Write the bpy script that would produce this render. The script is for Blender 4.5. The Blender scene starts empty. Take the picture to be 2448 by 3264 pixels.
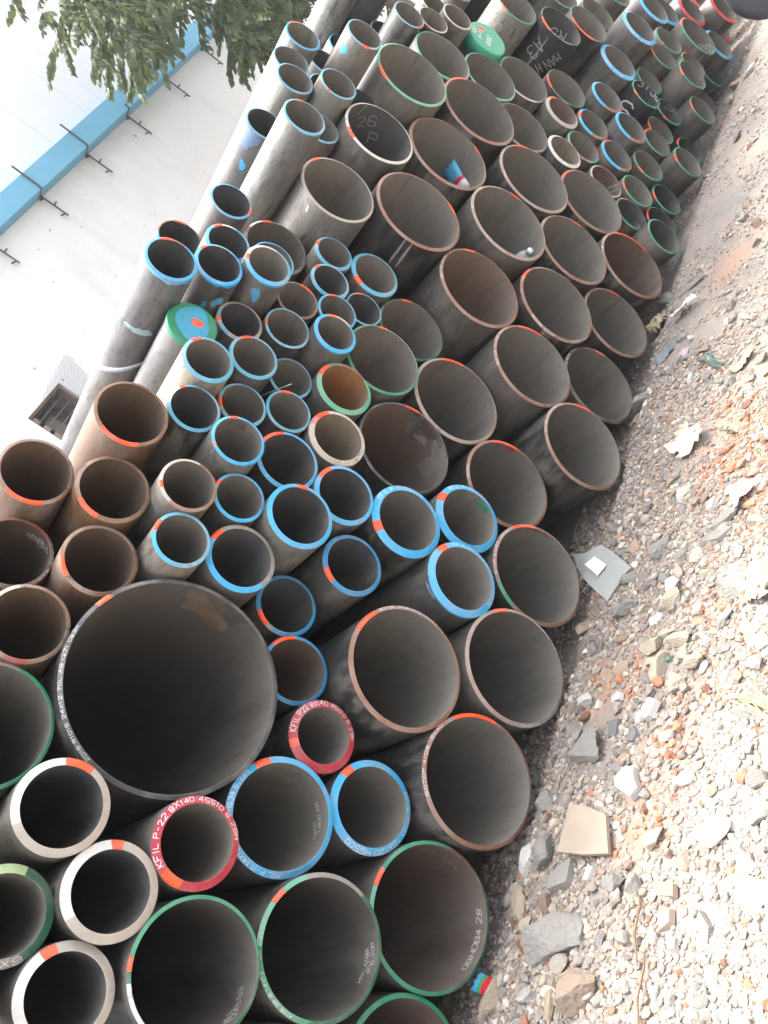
import bpy, bmesh, math, random
import numpy as np
from mathutils import Vector, Matrix

scene = bpy.context.scene
COL = scene.collection
R_ = math.radians

# ------------------------------------------------------------------ camera, sky, sun, exposure
CAMZ = 1.46
cam_data = bpy.data.cameras.new("camera")
cam_data.sensor_fit = 'VERTICAL'
cam_data.sensor_height = 36.0
cam_data.sensor_width = 27.0
cam_data.lens = 2769.57 / 3264.0 * 36.0
cam_data.clip_start = 0.02
cam_data.clip_end = 500.0
cam = bpy.data.objects.new("camera", cam_data)
COL.objects.link(cam)
right = Vector((0.34352378, -0.49041, -0.80093131))
up = Vector((0.72134763, -0.4083202, 0.55940345))
fwd = Vector((0.60137261, 0.76991828, -0.21348728))
cam.matrix_world = Matrix(((right.x, up.x, -fwd.x, 0), (right.y, up.y, -fwd.y, 0), (right.z, up.z, -fwd.z, CAMZ), (0, 0, 0, 1)))
scene.camera = cam

SUN_EL, SUN_AZ = 71.0, 8.0            # azimuth measured from +Y (behind the pile) towards +X
world = bpy.data.worlds.new("World")
scene.world = world
world.use_nodes = True
wn = world.node_tree
sky = wn.nodes.new("ShaderNodeTexSky")
sky.sky_type = 'NISHITA'
sky.sun_disc = False
sky.sun_elevation = R_(SUN_EL)
sky.sun_rotation = R_(SUN_AZ)
sky.air_density = 1.0
sky.dust_density = 7.0
sky.ozone_density = 1.0
# hazy sky: most of the blue is washed out by thin high cloud
bw = wn.nodes.new("ShaderNodeRGBToBW")
wn.links.new(sky.outputs[0], bw.inputs[0])
haze_mix = wn.nodes.new("ShaderNodeMix"); haze_mix.data_type = 'RGBA'; haze_mix.inputs[0].default_value = .72
wn.links.new(sky.outputs[0], haze_mix.inputs[6]); wn.links.new(bw.outputs[0], haze_mix.inputs[7])
wn.links.new(haze_mix.outputs[2], wn.nodes["Background"].inputs[0])
wn.nodes["Background"].inputs[1].default_value = 0.15
sun_data = bpy.data.lights.new("sun", 'SUN')
sun_data.energy = 0.55
sun_data.angle = R_(10.0)
sun_data.color = (1.0, 0.95, 0.87)
sun = bpy.data.objects.new("sun", sun_data)
COL.objects.link(sun)
sdir = Vector((math.sin(R_(SUN_AZ)) * math.cos(R_(SUN_EL)), math.cos(R_(SUN_AZ)) * math.cos(R_(SUN_EL)), math.sin(R_(SUN_EL))))
sun.rotation_euler = sdir.to_track_quat('Z', 'Y').to_euler()
sun.location = (0, 0, 20)
vs = scene.view_settings
vs.view_transform = 'Standard'
vs.look = 'None'
vs.gamma = 1.0
vs.use_curve_mapping = False
vs.exposure = 2.65
scene.cycles.max_bounces = 8
scene.cycles.diffuse_bounces = 3

# ------------------------------------------------------------------ data measured for this stack, apart from the unseen added pipes
BOREDAUBS = [
(20,'G',0.015,337.9,0.05,0.05),
(13,'rp',0.115,4.0,0.16,0.14),
(13,'bl',0.015,347.9,0.16,0.08),
(85,'bl',0.045,356.0,0.16,0.1),
(85,'bl',0.025,329.8,0.06,0.1),
(85,'ls',0.075,303.7,0.16,0.14),
(85,'ls',0.095,337.9,0.05,0.05),
(28,'bl',0.025,22.1,0.05,0.05),
(15,'bl',0.015,2.0,0.03,0.05),
(83,'dr',0.005,10.1,0.05,0.05),
(17,'dr',0.005,16.1,0.03,0.09),
(10,'ls',0.085,277.5,0.006,0.006),
]
PACKETPOS = (66, 0.186, 325.8)
BOTTLEPOS = (73, 0.095, 297.7)
PIPES = [
(1,0.1095,0.227,1.22,2.291,21,'s','n','lg',[(233.0,364.5,'dg'),(163.5,233.0,'ba')],'thick pipe with half pale half dark green rim at the left edge'),
(2,0.1095,0.142,1.017,2.252,22,'m','k','si',[(43.0,62.5,'o'),(62.5,167.5,'wh')],'thick bare steel pipe with pink mark,lowest at bottom left'),
(3,0.1129,0.362,1.044,2.225,22,'m','k','si',[(14.0,30.0,'o'),(30.0,149.5,'wh')],'thick silver pipe end beside red rim,square orange mark on top'),
(4,0.1127,0.469,1.243,2.22,19,'m','k','si',[(350.0,388.0,'o'),(28.0,139.0,'wh')],'thick silver pipe end overlapping lower left of the giant pipe'),
(5,0.162,0.3,0.776,2.225,9.5,'s','kb','dg',[(304.0,463.0,'G'),(103.0,114.5,'o'),(123.5,175.0,'wh')],'green rimmed pipe with white chalk 12x9.53 inside and white rim arc'),
(6,0.1776,0.481,0.488,2.248,12.7,'m','kb','dg',[(340.5,400.0,'ba'),(40.0,63.5,'tg'),(63.5,77.5,'o'),(77.5,113.0,'tg'),(113.0,194.0,'G')],'green rimmed pipe with white lettering 14X12.7 around its rim'),
(7,0.2012,0.705,0.182,2.302,11,'m','b','dg',[(2.5,77.0,'G'),(77.0,92.0,'o'),(92.0,131.5,'tg'),(315.0,362.5,'rs'),(131.5,224.5,'G')],'rusty bored green rimmed pipe with stencilled white code inside'),
(8,0.1778,0.33,0.12,2.31,12.7,'m','b','G',[],'green rimmed pipe cut by the bottom edge of the photo'),
(9,0.1604,0.733,0.713,2.302,18.6,'m','n','b',[(40.0,57.0,'o')],'blue rimmed pipe with big grey chalk 2000 inside'),
(10,0.1348,0.893,0.465,2.318,21,'m','n','b',[(55.5,72.5,'o')],'thick blue rimmed pipe lettered H550Q beside the chalked blue pipe'),
(11,0.1072,0.999,0.691,2.315,24,'d','n','R',[(124.5,138.0,'o')],'crimson rimmed pipe above the two large blue rimmed pipes'),
(12,0.1126,0.546,0.913,2.219,20.5,'s','n','R',[(157.0,186.5,'o')],'crimson rimmed pipe lettered 45510 touching the silver pipe end'),
(13,0.3031,0.887,1.151,2.283,12.7,'d','kb','k',[(66.0,75.5,'o')],'giant black pipe,widest bore of the whole stack'),
(14,0.2034,1.31,0.551,2.255,14.2,'d','n','br',[(57.5,86.0,'o')],'large brown rimmed pipe lettered across its top,right of the giant pipe'),
(15,0.2065,1.545,0.182,2.254,12.7,'m','n','bg',[(28.5,47.5,'o')],'large brown rimmed pipe on the ground,lettering on its lower rim'),
(16,0.2052,1.119,0.19,2.257,12.7,'d','n','br',[(1.0,48.0,'o')],'large brown rimmed pipe on the ground above the rusty green rimmed one'),
(17,0.2015,1.953,0.194,2.275,12.7,'d','n','br',[(22.0,54.5,'o'),(132.0,161.5,'G')],'large brown rimmed pipe with a green rim arc beside plastic sheet'),
(18,0.1381,1.719,0.479,2.248,23,'m','n','b',[(52.5,70.0,'o')],"thick blue rimmed pipe jutting out beside the plastic sheet's pipe"),
(19,0.1367,1.802,0.741,2.266,24,'d','n','b',[(126.5,143.0,'o')],'thick blue rimmed pipe with red mark halfway down its left rim'),
(20,0.1359,1.988,0.53,2.282,24,'d','n','b',[(75.0,94.5,'o')],'thick blue rimmed pipe with green paint patch inside'),
(21,0.1074,1.54,0.842,2.291,15,'m','k','B2',[(131.0,157.5,'o')],'long bodied blue rimmed pipe in the dark gap above the crimson pipe'),
(22,0.1032,1.337,0.953,2.39,13,'d','k','B2',[(132.5,163.0,'o'),(163.0,177.5,'ba')],"recessed blue rimmed pipe touching the giant pipe's upper right"),
(23,0.1095,1.157,0.839,2.374,12,'d','b','B2',[(27.5,71.0,'o')],'brown bored blue rimmed pipe half hidden behind the giant pipe'),
(24,0.1097,1.317,1.17,2.262,15.6,'m','k','ba',[(64.5,88.5,'o'),(88.5,249.0,'b')],'half blue half bare rimmed pipe just above the giant pipe'),
(25,0.1122,1.538,1.082,2.223,15,'s','k','b',[(12.0,33.0,'o')],'bright blue rimmed pipe with dark bore,orange mark on top'),
(26,0.1102,1.735,0.979,2.263,15,'m','k','b',[(54.5,88.5,'o')],'blue rimmed pipe between two others,pink mark at upper left'),
(27,0.1095,1.726,1.198,2.276,12.5,'d','k','b',[(34.5,82.0,'o')],'blue rimmed pipe below the white rimmed 8X140 pipe,long orange arc'),
(28,0.0867,1.623,1.371,2.199,9.5,'s','n','b',[(29.0,47.5,'o'),(135.5,143.0,'pk')],'small bright blue rimmed pipe with two red marks'),
(29,0.0858,1.67,1.537,2.254,10.3,'d','k','lb',[(51.5,65.0,'o'),(65.0,115.5,'wh')],'small pale blue rimmed pipe right of the tall rusty pipe'),
(30,0.0842,1.836,1.419,2.31,10,'m','n','lb',[(109.0,138.5,'o')],'small blue rimmed pipe with red drip on its left rim'),
(31,0.0828,1.928,1.279,2.309,9,'m','n','lb',[(19.0,53.0,'o')],'small blue rimmed pipe with tan bore under the loose wire'),
(32,0.0842,2.089,1.333,2.346,8.5,'d','n','lb',[],'small recessed blue rimmed pipe behind the loose wire'),
(33,0.0863,1.834,1.59,2.217,12.6,'c','n','lb',[(46.5,73.0,'o')],'small pale bodied blue rimmed pipe under the painted green cap'),
(34,0.0871,1.997,1.478,2.265,11.4,'m','n','lb',[(33.0,63.0,'o')],'small blue rimmed pipe right of the one under the green cap'),
(35,0.0842,1.962,1.702,2.276,9,'l','k','G',[],'small pipe closed by green cap smeared with blue and orange paint'),
(36,0.0842,2.134,1.587,2.309,12,'d','k','si',[(99.0,119.0,'lb'),(119.0,134.0,'o'),(142.5,174.0,'lb')],'small bare rimmed pipe with black bore right of the painted cap'),
(37,0.0856,2.221,1.441,2.287,8,'d','n','lb',[(106.5,123.0,'o')],'small pale blue rimmed pipe with red mark on its far left rim'),
(38,0.0853,2.013,1.863,2.132,9.5,'l','k','b',[(354.5,385.5,'br'),(25.5,56.0,'o')],'long blue daubed pipe nearest the white wall'),
(39,0.085,2.183,1.748,2.194,11,'l','k','b',[(356.5,424.0,'lb'),(64.0,84.5,'o')],'small pipe with thick blue paint and blue drips on its body'),
(40,0.0857,2.301,1.617,2.171,13,'m','n','lb',[(5.5,101.0,'wh'),(101.0,119.0,'o'),(128.0,225.0,'b')],'small pipe with ragged pale blue rim and one blue body daub'),
(41,0.0842,2.471,1.624,2.301,7,'m','n','b',[],'small pipe peeping as a thin blue rim behind the ragged rim'),
(42,0.0842,2.39,1.943,2.417,7,'d','k','br',[(12.0,43.5,'o'),(115.0,145.5,'b')],'small dark pipe against the wall behind the long blue daubed pipe'),
(43,0.0842,2.353,1.779,2.252,12,'m','k','b',[(7.0,45.5,'wh'),(45.5,73.0,'o')],'small blue rimmed pipe tucked behind the thickly blue painted ones'),
(44,0.1318,2.684,1.654,2.433,10,'s','n','ba',[(36.5,56.0,'o'),(56.0,87.0,'wh'),(87.0,105.0,'dr')],'wide grey bored pipe half hidden by small blue rimmed pipes'),
(45,0.082,2.591,1.873,2.3,8.5,'l','k','lb',[(268.0,292.5,'o')],'small blue rimmed pipe standing alone below the long silver pipe'),
(46,0.0858,2.917,1.831,2.041,8.5,'v','n','lb',[(33.0,50.5,'o')],'long pitted silver pipe with blue rim'),
(47,0.0842,3.104,1.976,2.316,8,'l','k','lb',[],'long pipe stained blue half hidden behind the pitted silver pipe'),
(48,0.0842,4.052,2.027,2.846,8,'s','k','b',[],'thin slice of blue rimmed pipe behind the pitted silver pipe'),
(49,0.0842,3.314,1.799,2.31,8,'m','n','lb',[],'small pipe with blue lower rim right of the pitted silver pipe'),
(50,0.0852,3.477,1.845,2.199,8,'t','n','lb',[(166.5,176.0,'o')],'small blue rimmed pipe with tan streak beside the chalked white pipe'),
(51,0.0855,3.748,1.883,2.103,8,'t','n','lb',[(195.0,222.0,'o')],'small blue rimmed pipe with red smear under its lip'),
(52,0.0836,3.715,2.106,2.277,8,'v','n','b',[(48.5,80.5,'o'),(346.0,408.5,'wh')],'uppermost small silver pipe beside the tree leaves'),
(53,0.0842,3.551,2.074,2.304,7,'v','n','lb',[],'small silver pipe between two blue rimmed ones near the leaves'),
(54,0.0839,3.399,2.001,2.26,8,'v','n','lb',[],'small silver pipe just above the slice of blue rim'),
(55,0.0842,4.219,2.043,2.621,8,'m','k','lb',[],'dark recessed small pipe behind the red smeared lip'),
(56,0.0842,4.386,2.018,2.587,8,'v','k','b',[],'small bright pipe half hidden left of the red smeared lip'),
(57,0.0842,3.908,1.94,2.532,7,'m','k','b',[],'small pipe showing only a blue arc between silver pipes'),
(58,0.0842,4.534,1.888,2.468,6,'d','k','ba',[],'dark small pipe half hidden right of the red smeared lip'),
(59,0.0854,4.381,1.816,2.23,7,'d','n','lb',[(242.5,275.0,'o')],'small pipe with blue lower lip ending in an orange dab'),
(60,0.0842,4.759,1.781,2.613,7,'d','k','b',[],'small pipe showing a blue arc above the large sage green rim'),
(61,0.1867,3.906,1.627,2.191,11,'s','n','tg',[(131.5,154.0,'o')],'large pipe with sage green rim and pink mark'),
(62,0.0842,3.659,1.738,2.315,7,'d','k','ba',[],'dark small pipe showing a sliver above the chalked white pipe'),
(63,0.1678,3.455,1.59,2.242,11,'m','k','wh',[(133.0,153.5,'o')],'white rimmed pipe with chalk P 26 inside its dark bore'),
(64,0.1633,2.98,1.586,2.253,10,'v','n','si',[(58.0,77.0,'o')],'silver rimmed pipe with a grey pale body below the chalked one'),
(65,0.2072,3.193,1.267,2.242,12.7,'K','n','br',[(315.5,334.5,'o')],'large brown rimmed pipe with chalk scratches on its dark body'),
(66,0.2102,3.687,1.292,2.247,12.7,'d','n','br',[(320.5,336.0,'o')],'large brown rimmed pipe holding a blue snack packet'),
(67,0.2082,4.105,1.276,2.223,12.7,'d','n','br',[(43.5,76.5,'o')],"large brown rimmed pipe with bluish bore above the packet's pipe"),
(68,0.162,4.329,1.571,2.253,11,'m','n','tg',[],'large sage green rimmed pipe below three cream rims'),
(69,0.1612,4.55,1.318,2.285,9,'m','n','tg',[],'sage green rimmed pipe directly below the plain green cap'),
(70,0.1613,4.829,1.155,2.315,9,'m','n','ba',[(18.5,134.0,'tg'),(175.0,231.0,'cr')],'pipe with cream lower lip right of the pipe under the green cap'),
(71,0.162,4.389,1.038,2.296,10,'m','n','ba',[(149.5,176.5,'G')],'large grey green bored pipe behind the brown rims,left of white rims'),
(72,0.2075,3.972,0.877,2.233,12.7,'d','n','bg',[(30.0,56.5,'o')],"large brown rimmed pipe right of the packet's pipe"),
(73,0.2088,3.519,0.897,2.22,12.7,'m','n','bg',[(2.0,18.0,'o')],'large brown rimmed pipe holding a white capped bottle'),
(74,0.2037,4.214,0.542,2.263,12.7,'d','n','br',[(63.0,92.0,'o')],'large brown rimmed pipe left of the small green rimmed cluster'),
(75,0.2035,3.732,0.544,2.245,12.7,'d','n','br',[(4.0,19.5,'o')],"large brown rimmed pipe right of the bottle's pipe"),
(76,0.2034,3.971,0.215,2.25,12.7,'d','b','br',[(344.0,410.0,'o')],'large brown rimmed pipe with the longest orange arc,near rubble'),
(77,0.2043,3.076,0.873,2.269,12.7,'m','b','br',[(27.5,45.5,'o')],"large brown rimmed pipe with brown bore below the bottle's pipe"),
(78,0.205,3.299,0.523,2.247,12.7,'d','n','br',[(69.5,93.0,'o')],'large brown rimmed pipe with scratched bore,lettering down its left'),
(79,0.1992,3.548,0.186,2.288,12.7,'d','n','br',[(9.5,29.0,'o')],'large brown rimmed pipe on the ground beside the yellow scrap'),
(80,0.2029,2.881,0.515,2.269,12.7,'m','n','br',[(4.5,42.0,'o')],'large brown rimmed pipe lettered on its left,centre of the brown group'),
(81,0.1995,3.091,0.172,2.291,12.7,'d','n','bk',[(6.5,22.0,'o')],'large dark rimmed pipe on the ground touched by a grey rock'),
(82,0.2039,2.64,0.187,2.242,12.7,'d','n','br',[(6.5,29.5,'o')],'large brown rimmed pipe lettered CHINA on its left rim'),
(83,0.1955,2.295,0.405,2.336,12.7,'d','n','br',[(3.5,41.5,'o')],'large brown rimmed pipe behind the pipe with green paint patch'),
(84,0.1979,2.513,0.735,2.347,12.7,'d','n','bg',[(12.5,42.0,'o')],'large grey brown rimmed pipe right of the two green rims'),
(85,0.1926,2.133,0.846,2.338,9,'d','b','k',[(3.0,21.0,'o')],'recessed large pipe with flaking black paint in its bore'),
(86,0.1093,1.948,1.088,2.295,18,'c','t','cr',[(47.0,78.5,'o'),(78.5,98.0,'pk')],'thick cream rimmed pipe chalked 8X140 P22'),
(87,0.11,2.163,1.154,2.301,16.5,'m','ob','tg',[(66.5,98.0,'o'),(330.5,390.5,'rs')],'thick green rimmed pipe with orange rusty bore'),
(88,0.1582,2.421,1.079,2.322,9,'m','n','G',[(17.5,30.5,'o'),(321.0,377.5,'ba')],'large green rimmed pipe right of the thick green rim'),
(89,0.1518,2.726,1.027,2.384,9,'d','n','dg',[(22.5,41.0,'o')],'recessed dark green rimmed pipe behind the other green rims'),
(90,0.0847,2.302,1.291,2.244,13,'m','n','b',[(21.0,49.5,'o'),(336.5,381.0,'wh')],'small pipe with brightest blue rim beside the green rimmed group'),
(91,0.0806,2.464,1.323,2.307,8,'m','n','b',[(31.0,55.5,'o')],'small blue rimmed pipe peeping above the brightest blue rim'),
(92,0.0791,2.624,1.238,2.361,7,'d','k','lb',[(29.0,55.0,'o')],'small blue rimmed pipe touching the recessed dark green rim'),
(93,0.0831,2.605,1.408,2.331,12.6,'m','k','lb',[(64.5,83.5,'o')],'small blue rimmed pipe in the middle of the stacked blue trio'),
(94,0.0827,2.77,1.457,2.35,12.4,'s','n','lb',[(87.0,105.0,'o')],'small blue rimmed pipe at the top of the stacked blue trio'),
(95,0.1076,2.82,1.274,2.349,15,'m','n','lb',[(140.5,165.0,'o')],'blue grey rimmed pipe with pink mark right of the blue trio'),
(96,0.0832,2.388,1.468,2.308,8,'d','n','br',[(334.5,378.5,'o')],'small brown rimmed pipe left of the stacked blue trio'),
(97,0.11,1.5,1.672,2.223,10,'r','rb','rs',[(154.5,221.0,'o')],'tall rusty pipe standing out beside the wall opening'),
(98,0.1048,1.235,1.791,2.347,10,'r','rb','rs',[(163.5,224.0,'o')],'rusty pipe at the left edge below the wall opening'),
(99,0.1081,1.299,1.588,2.303,12,'r','rb','rs',[(145.0,185.0,'o')],'rusty pipe with stamped letters inside,right of the left edge one'),
(100,0.0869,1.396,1.419,2.213,9.5,'s','n','cr',[(117.5,133.5,'o'),(166.5,364.0,'br')],'small pipe with cream and rusty rim,red mark at left'),
(101,0.0835,1.486,1.271,2.253,10,'m','n','b',[(79.0,93.5,'o')],'small blue rimmed pipe right of the cream and rusty rim'),
(102,0.0861,1.238,1.349,2.224,11,'c','n','lb',[(77.5,106.0,'o'),(106.0,191.0,'b')],'small blue rimmed pipe with dusty body above the giant pipe'),
(103,0.1083,1.1,1.503,2.33,12,'r','rb','rs',[(119.5,151.5,'o')],"rusty pipe resting on the giant pipe's upper left"),
(104,0.1095,1.036,1.711,2.451,11,'r','rb','rs',[(326.0,359.5,'dr')],'rusty pipe chalked 8X60 inside at the left edge'),
(105,0.1095,0.839,1.56,2.33,11,'r','rb','rs',[(44.0,77.5,'cr'),(181.0,212.0,'dr')],'rusty pipe at the left edge just above the green rim'),
(106,0.162,0.575,1.496,2.349,10,'m','n','ba',[(194.0,364.5,'G')],'green rimmed pipe cut by the left edge beside the giant pipe'),
(107,0.1365,5.272,1.408,2.239,8,'s','n','G',[(143.0,166.0,'o')],'grey green rimmed pipe with a chalked 9 on its body'),
(108,0.1131,4.795,1.441,2.266,12,'g','k','tg',[],'pipe closed by plain green cap lettered in white'),
(109,0.143,5.357,1.141,2.198,7,'K','k','dg',[(121.0,161.5,'o')],'black bodied green rimmed pipe chalked RS inside'),
(110,0.1412,5.662,1.001,2.21,7,'K','n','dg',[(131.0,213.5,'o')],'dark pipe with long orange rim arc beside the RS pipe'),
(111,0.1365,6.26,0.944,2.361,7,'K','n','dg',[],'dark green rimmed pipe behind the long orange arc,near the top'),
(112,0.1365,5.993,1.232,2.314,8,'m','n','G',[],'green rimmed pipe cut by the top edge above the RS pipe'),
(113,0.0842,4.928,1.776,2.374,7,'m','n','wh',[],'small white rimmed pipe cut by the top edge'),
(114,0.0861,4.532,1.714,2.246,7,'d','n','cr',[],'small cream rimmed pipe touching the orange dabbed blue lip'),
(115,0.0865,4.682,1.629,2.226,7,'d','n','cr',[],'small cream rimmed pipe left of the chalked 9 body'),
(116,0.0842,5.348,1.725,2.42,7,'m','n','tg',[],'small teal rimmed pipe barely showing at the top edge'),
(117,0.1375,5.019,0.925,2.287,7,'d','n','dg',[(102.0,143.5,'o')],'dark green rimmed pipe with orange arc above the white rims'),
(118,0.1114,4.773,0.888,2.283,18,'s','b','si',[(41.5,76.0,'o')],'thick white rimmed pipe with reddish bore and orange top mark'),
(119,0.1099,4.473,0.78,2.288,16,'m','t','wh',[],'thick white rimmed pipe with tan bore and no mark'),
(120,0.1117,4.674,0.688,2.303,11,'m','n','br',[(49.0,125.0,'tg'),(215.5,260.5,'G')],'brown and green rimmed pipe right of the tan bored white rim'),
(121,0.1096,4.895,0.696,2.278,14.5,'m','n','b',[(89.0,115.5,'o'),(188.5,298.5,'br')],'thick blue rimmed pipe with orange mark right of the white rim'),
(122,0.1134,5.136,0.703,2.224,14.5,'m','n','b',[(184.0,313.0,'br')],'thick blue rimmed pipe with brown lower lip,above its blue neighbours'),
(123,0.1127,5.015,0.507,2.21,14.5,'m','n','b',[(189.0,317.0,'br')],'thick blue rimmed pipe with bluish bore,rightmost of the blue four'),
(124,0.1107,4.791,0.498,2.275,14,'m','n','b',[(48.0,76.0,'o'),(208.0,315.0,'br')],'thick blue rimmed pipe with red top mark,lowest of the blue four'),
(125,0.1391,5.615,0.723,2.232,23,'m','n','b',[],'thick blue rimmed pipe lettered 10X120 below the red scrap'),
(126,0.1365,6.561,0.623,2.53,15,'m','n','R',[],'grey bored pipe behind the lettered blue rim,hint of red'),
(127,0.1401,6.087,0.703,2.186,22,'m','n','b',[],'thick blue rimmed pipe lettered faintly,second down near the top'),
(128,0.1365,6.834,0.624,2.303,21,'m','n','b',[],'thick blue rimmed pipe cut by the top edge'),
(129,0.1365,7.085,0.516,2.35,20,'m','n','b',[],'blue rimmed pipe half hidden just left of the red rims'),
(130,0.1145,6.364,0.467,2.228,9,'m','n','G',[(155.5,165.0,'o')],'green rimmed pipe left of the 12X40 chalked one'),
(131,0.1102,6.139,0.458,2.237,9,'m','n','G',[(117.5,143.5,'o')],'green rimmed pipe right of the lettered 10X120 blue rim'),
(132,0.1668,6.849,0.258,2.25,12,'m','n','G',[(59.0,110.5,'o')],'green rimmed pipe chalked 12X40 inside'),
(133,0.1365,7.293,0.339,2.302,21,'m','n','R2',[],'red rimmed pipe right of the half hidden blue rim'),
(134,0.1365,7.71,0.308,2.339,21,'m','n','R2',[],'red rimmed pipe at the top edge,left of the far red one'),
(135,0.1365,7.489,0.149,2.213,21,'m','n','R2',[],'red rimmed pipe farthest up along the ground'),
(136,0.1297,7.724,0.024,2.396,21,'m','n','R2',[(139.5,153.0,'o')],'red rimmed pipe on the ground with an orange mark'),
(137,0.1384,7.104,0.056,2.279,20,'m','n','b',[],'pale blue rimmed pipe on the ground beside the 12X40 chalked pipe'),
(138,0.1095,6.867,-0.018,2.374,9,'d','k','G',[],'dark green rimmed pipe recessed near the ground by a pale stone'),
(139,0.1095,6.58,0.196,2.31,9,'m','n','G',[(48.0,97.5,'o')],'green rimmed pipe hidden behind the long jutting grey one'),
(140,0.1166,6.029,0.26,2.162,9,'m','n','G',[(125.0,148.0,'o')],'long jutting grey pipe with green rim below the 12X40 one'),
(141,0.1075,5.9,0.458,2.31,9,'m','n','G',[(155.5,161.5,'o')],'green rimmed pipe hidden behind the chalked 3T50 pipe'),
(142,0.111,5.547,0.479,2.24,9,'K','k','G',[(129.0,148.5,'o')],'green rimmed pipe chalked 3T50 inside and S on its body'),
(143,0.1067,5.748,0.257,2.31,9,'K','k','G',[(163.5,179.0,'o')],'recessed green rimmed pipe chalked 200 inside'),
(144,0.1138,5.882,0.082,2.22,9,'m','n','G',[(112.5,140.5,'o')],'jutting green rimmed pipe on the ground right of the chalked 200'),
(145,0.1095,6.557,-0.037,2.42,9,'m','n','ba',[],'recessed pipe behind the jutting one on the ground'),
(146,0.1065,5.523,0.263,2.331,9,'m','n','G',[(104.5,137.5,'o')],'green rimmed pipe below the chalked 3T50 pipe'),
(147,0.1047,5.311,0.27,2.307,9,'m','n','G',[(46.5,94.0,'o')],'green rimmed pipe right of the bluish bored blue rim'),
(148,0.1095,5.615,0.014,2.346,9,'d','k','G',[(71.5,113.5,'o')],'green rimmed pipe with dark bore hidden behind the scribbled one'),
(149,0.1121,5.199,0.08,2.226,9,'m','n','G',[(112.5,140.0,'o')],'jutting green rimmed pipe on the ground with chalk scribbles inside'),
(150,0.1111,4.933,0.298,2.27,9,'m','n','G',[(148.5,170.0,'o')],'green rimmed pipe with low orange arc left of the scribbled one'),
(151,0.1096,4.641,0.306,2.278,9,'m','n','G',[(110.0,136.0,'o')],'green rimmed pipe right of the white chalked bore'),
(152,0.1092,4.523,0.496,2.293,10,'m','b','si',[],'white rimmed pipe with rows of white chalk inside'),
(153,0.1085,4.825,0.106,2.296,9,'d','k','G',[(110.5,138.0,'o')],'green rimmed pipe with black bore on the ground'),
(154,0.1078,4.424,0.292,2.288,9,'d','k','G',[(29.0,61.5,'o')],'green rimmed pipe with small chalk mark,right of the brown rims'),
(155,0.1095,4.608,0.089,2.31,9,'d','k','G',[(82.0,128.0,'o')],'green rimmed pipe hidden behind the lowest jutting green one'),
(156,0.1124,4.289,0.119,2.196,9,'m','k','G',[(352.0,382.0,'ba')],'lowest jutting green rimmed pipe on the ground beside brown rims'),
(157,0.0842,4.465,2.167,2.37,8,'v','n','lb',[],'silver pipe body running off the top edge beside the leaves'),
(158,0.1365,4.678,2.107,2.362,9,'l','n','lb',[],'wide bluish silver pipe body running off the top edge'),
(159,0.1365,6.659,0.927,2.33,8,'m','n','G',[],'green rimmed pipe barely showing at the top edge beside blue rims'),
(160,0.1365,8.069,0.159,2.33,20,'m','n','R2',[],'red rimmed pipe barely showing at the top edge'),
(161,0.1365,5.551,1.611,2.33,9,'K','n','dg',[],'dark pipe body running off the top edge beside the chalked 9 body'),
(162,0.1365,6.168,1.442,2.375,9,'m','n','dg',[],'grey pipe body running off the top edge left of the RS pipe'),
(163,0.1365,5.917,1.55,2.303,9,'K','n','dg',[],'dark pipe body running off the top edge behind the chalked 9 body'),
(170,0.1095,-0.02,1.2,2.24,20,'m','k','si',[],'thick pipe beyond the left edge above the bottom left corner'),  # from here down: unseen pipes added to fill gaps and block light
(171,0.162,-0.06,0.78,2.25,10,'m','k','dg',[],'dark pipe beyond the left edge level with the bottom left silver pipe'),  # added unseen pipe
(172,0.178,-0.14,0.19,2.28,11,'m','k','br',[],'large pipe on the ground beyond the bottom left corner'),  # added unseen pipe
(173,0.178,0.12,0.45,2.27,11,'m','k','dg',[],'pipe just below the bottom edge under the 12x9.53 pipe'),  # added unseen pipe
(174,0.162,0.235,1.565,2.27,10,'m','k','dg',[],'dark pipe beyond the left edge beside the half pale green rim'),  # added unseen pipe
(175,0.1095,-0.0,1.43,2.3,10,'m','k','si',[],'thick pipe beyond the left edge between two larger ones'),  # added unseen pipe
(176,0.1095,0.835,1.83,2.4,11,'r','rb','rs',[],'rusty pipe beyond the left edge above the chalked 8X60 one'),  # added unseen pipe
(177,0.136,8.62,0.13,2.3,20,'m','n','R2',[],'red rimmed pipe beyond the top edge,lowest of those past the photo'),  # added unseen pipe
(178,0.136,8.45,0.39,2.33,20,'m','n','R2',[],'red rimmed pipe beyond the top edge,resting on its neighbours'),  # added unseen pipe
(179,0.136,8.93,0.1,2.28,20,'m','n','R2',[],'red rimmed pipe beyond the top edge,farthest along the ground'),  # added unseen pipe
]
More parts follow.
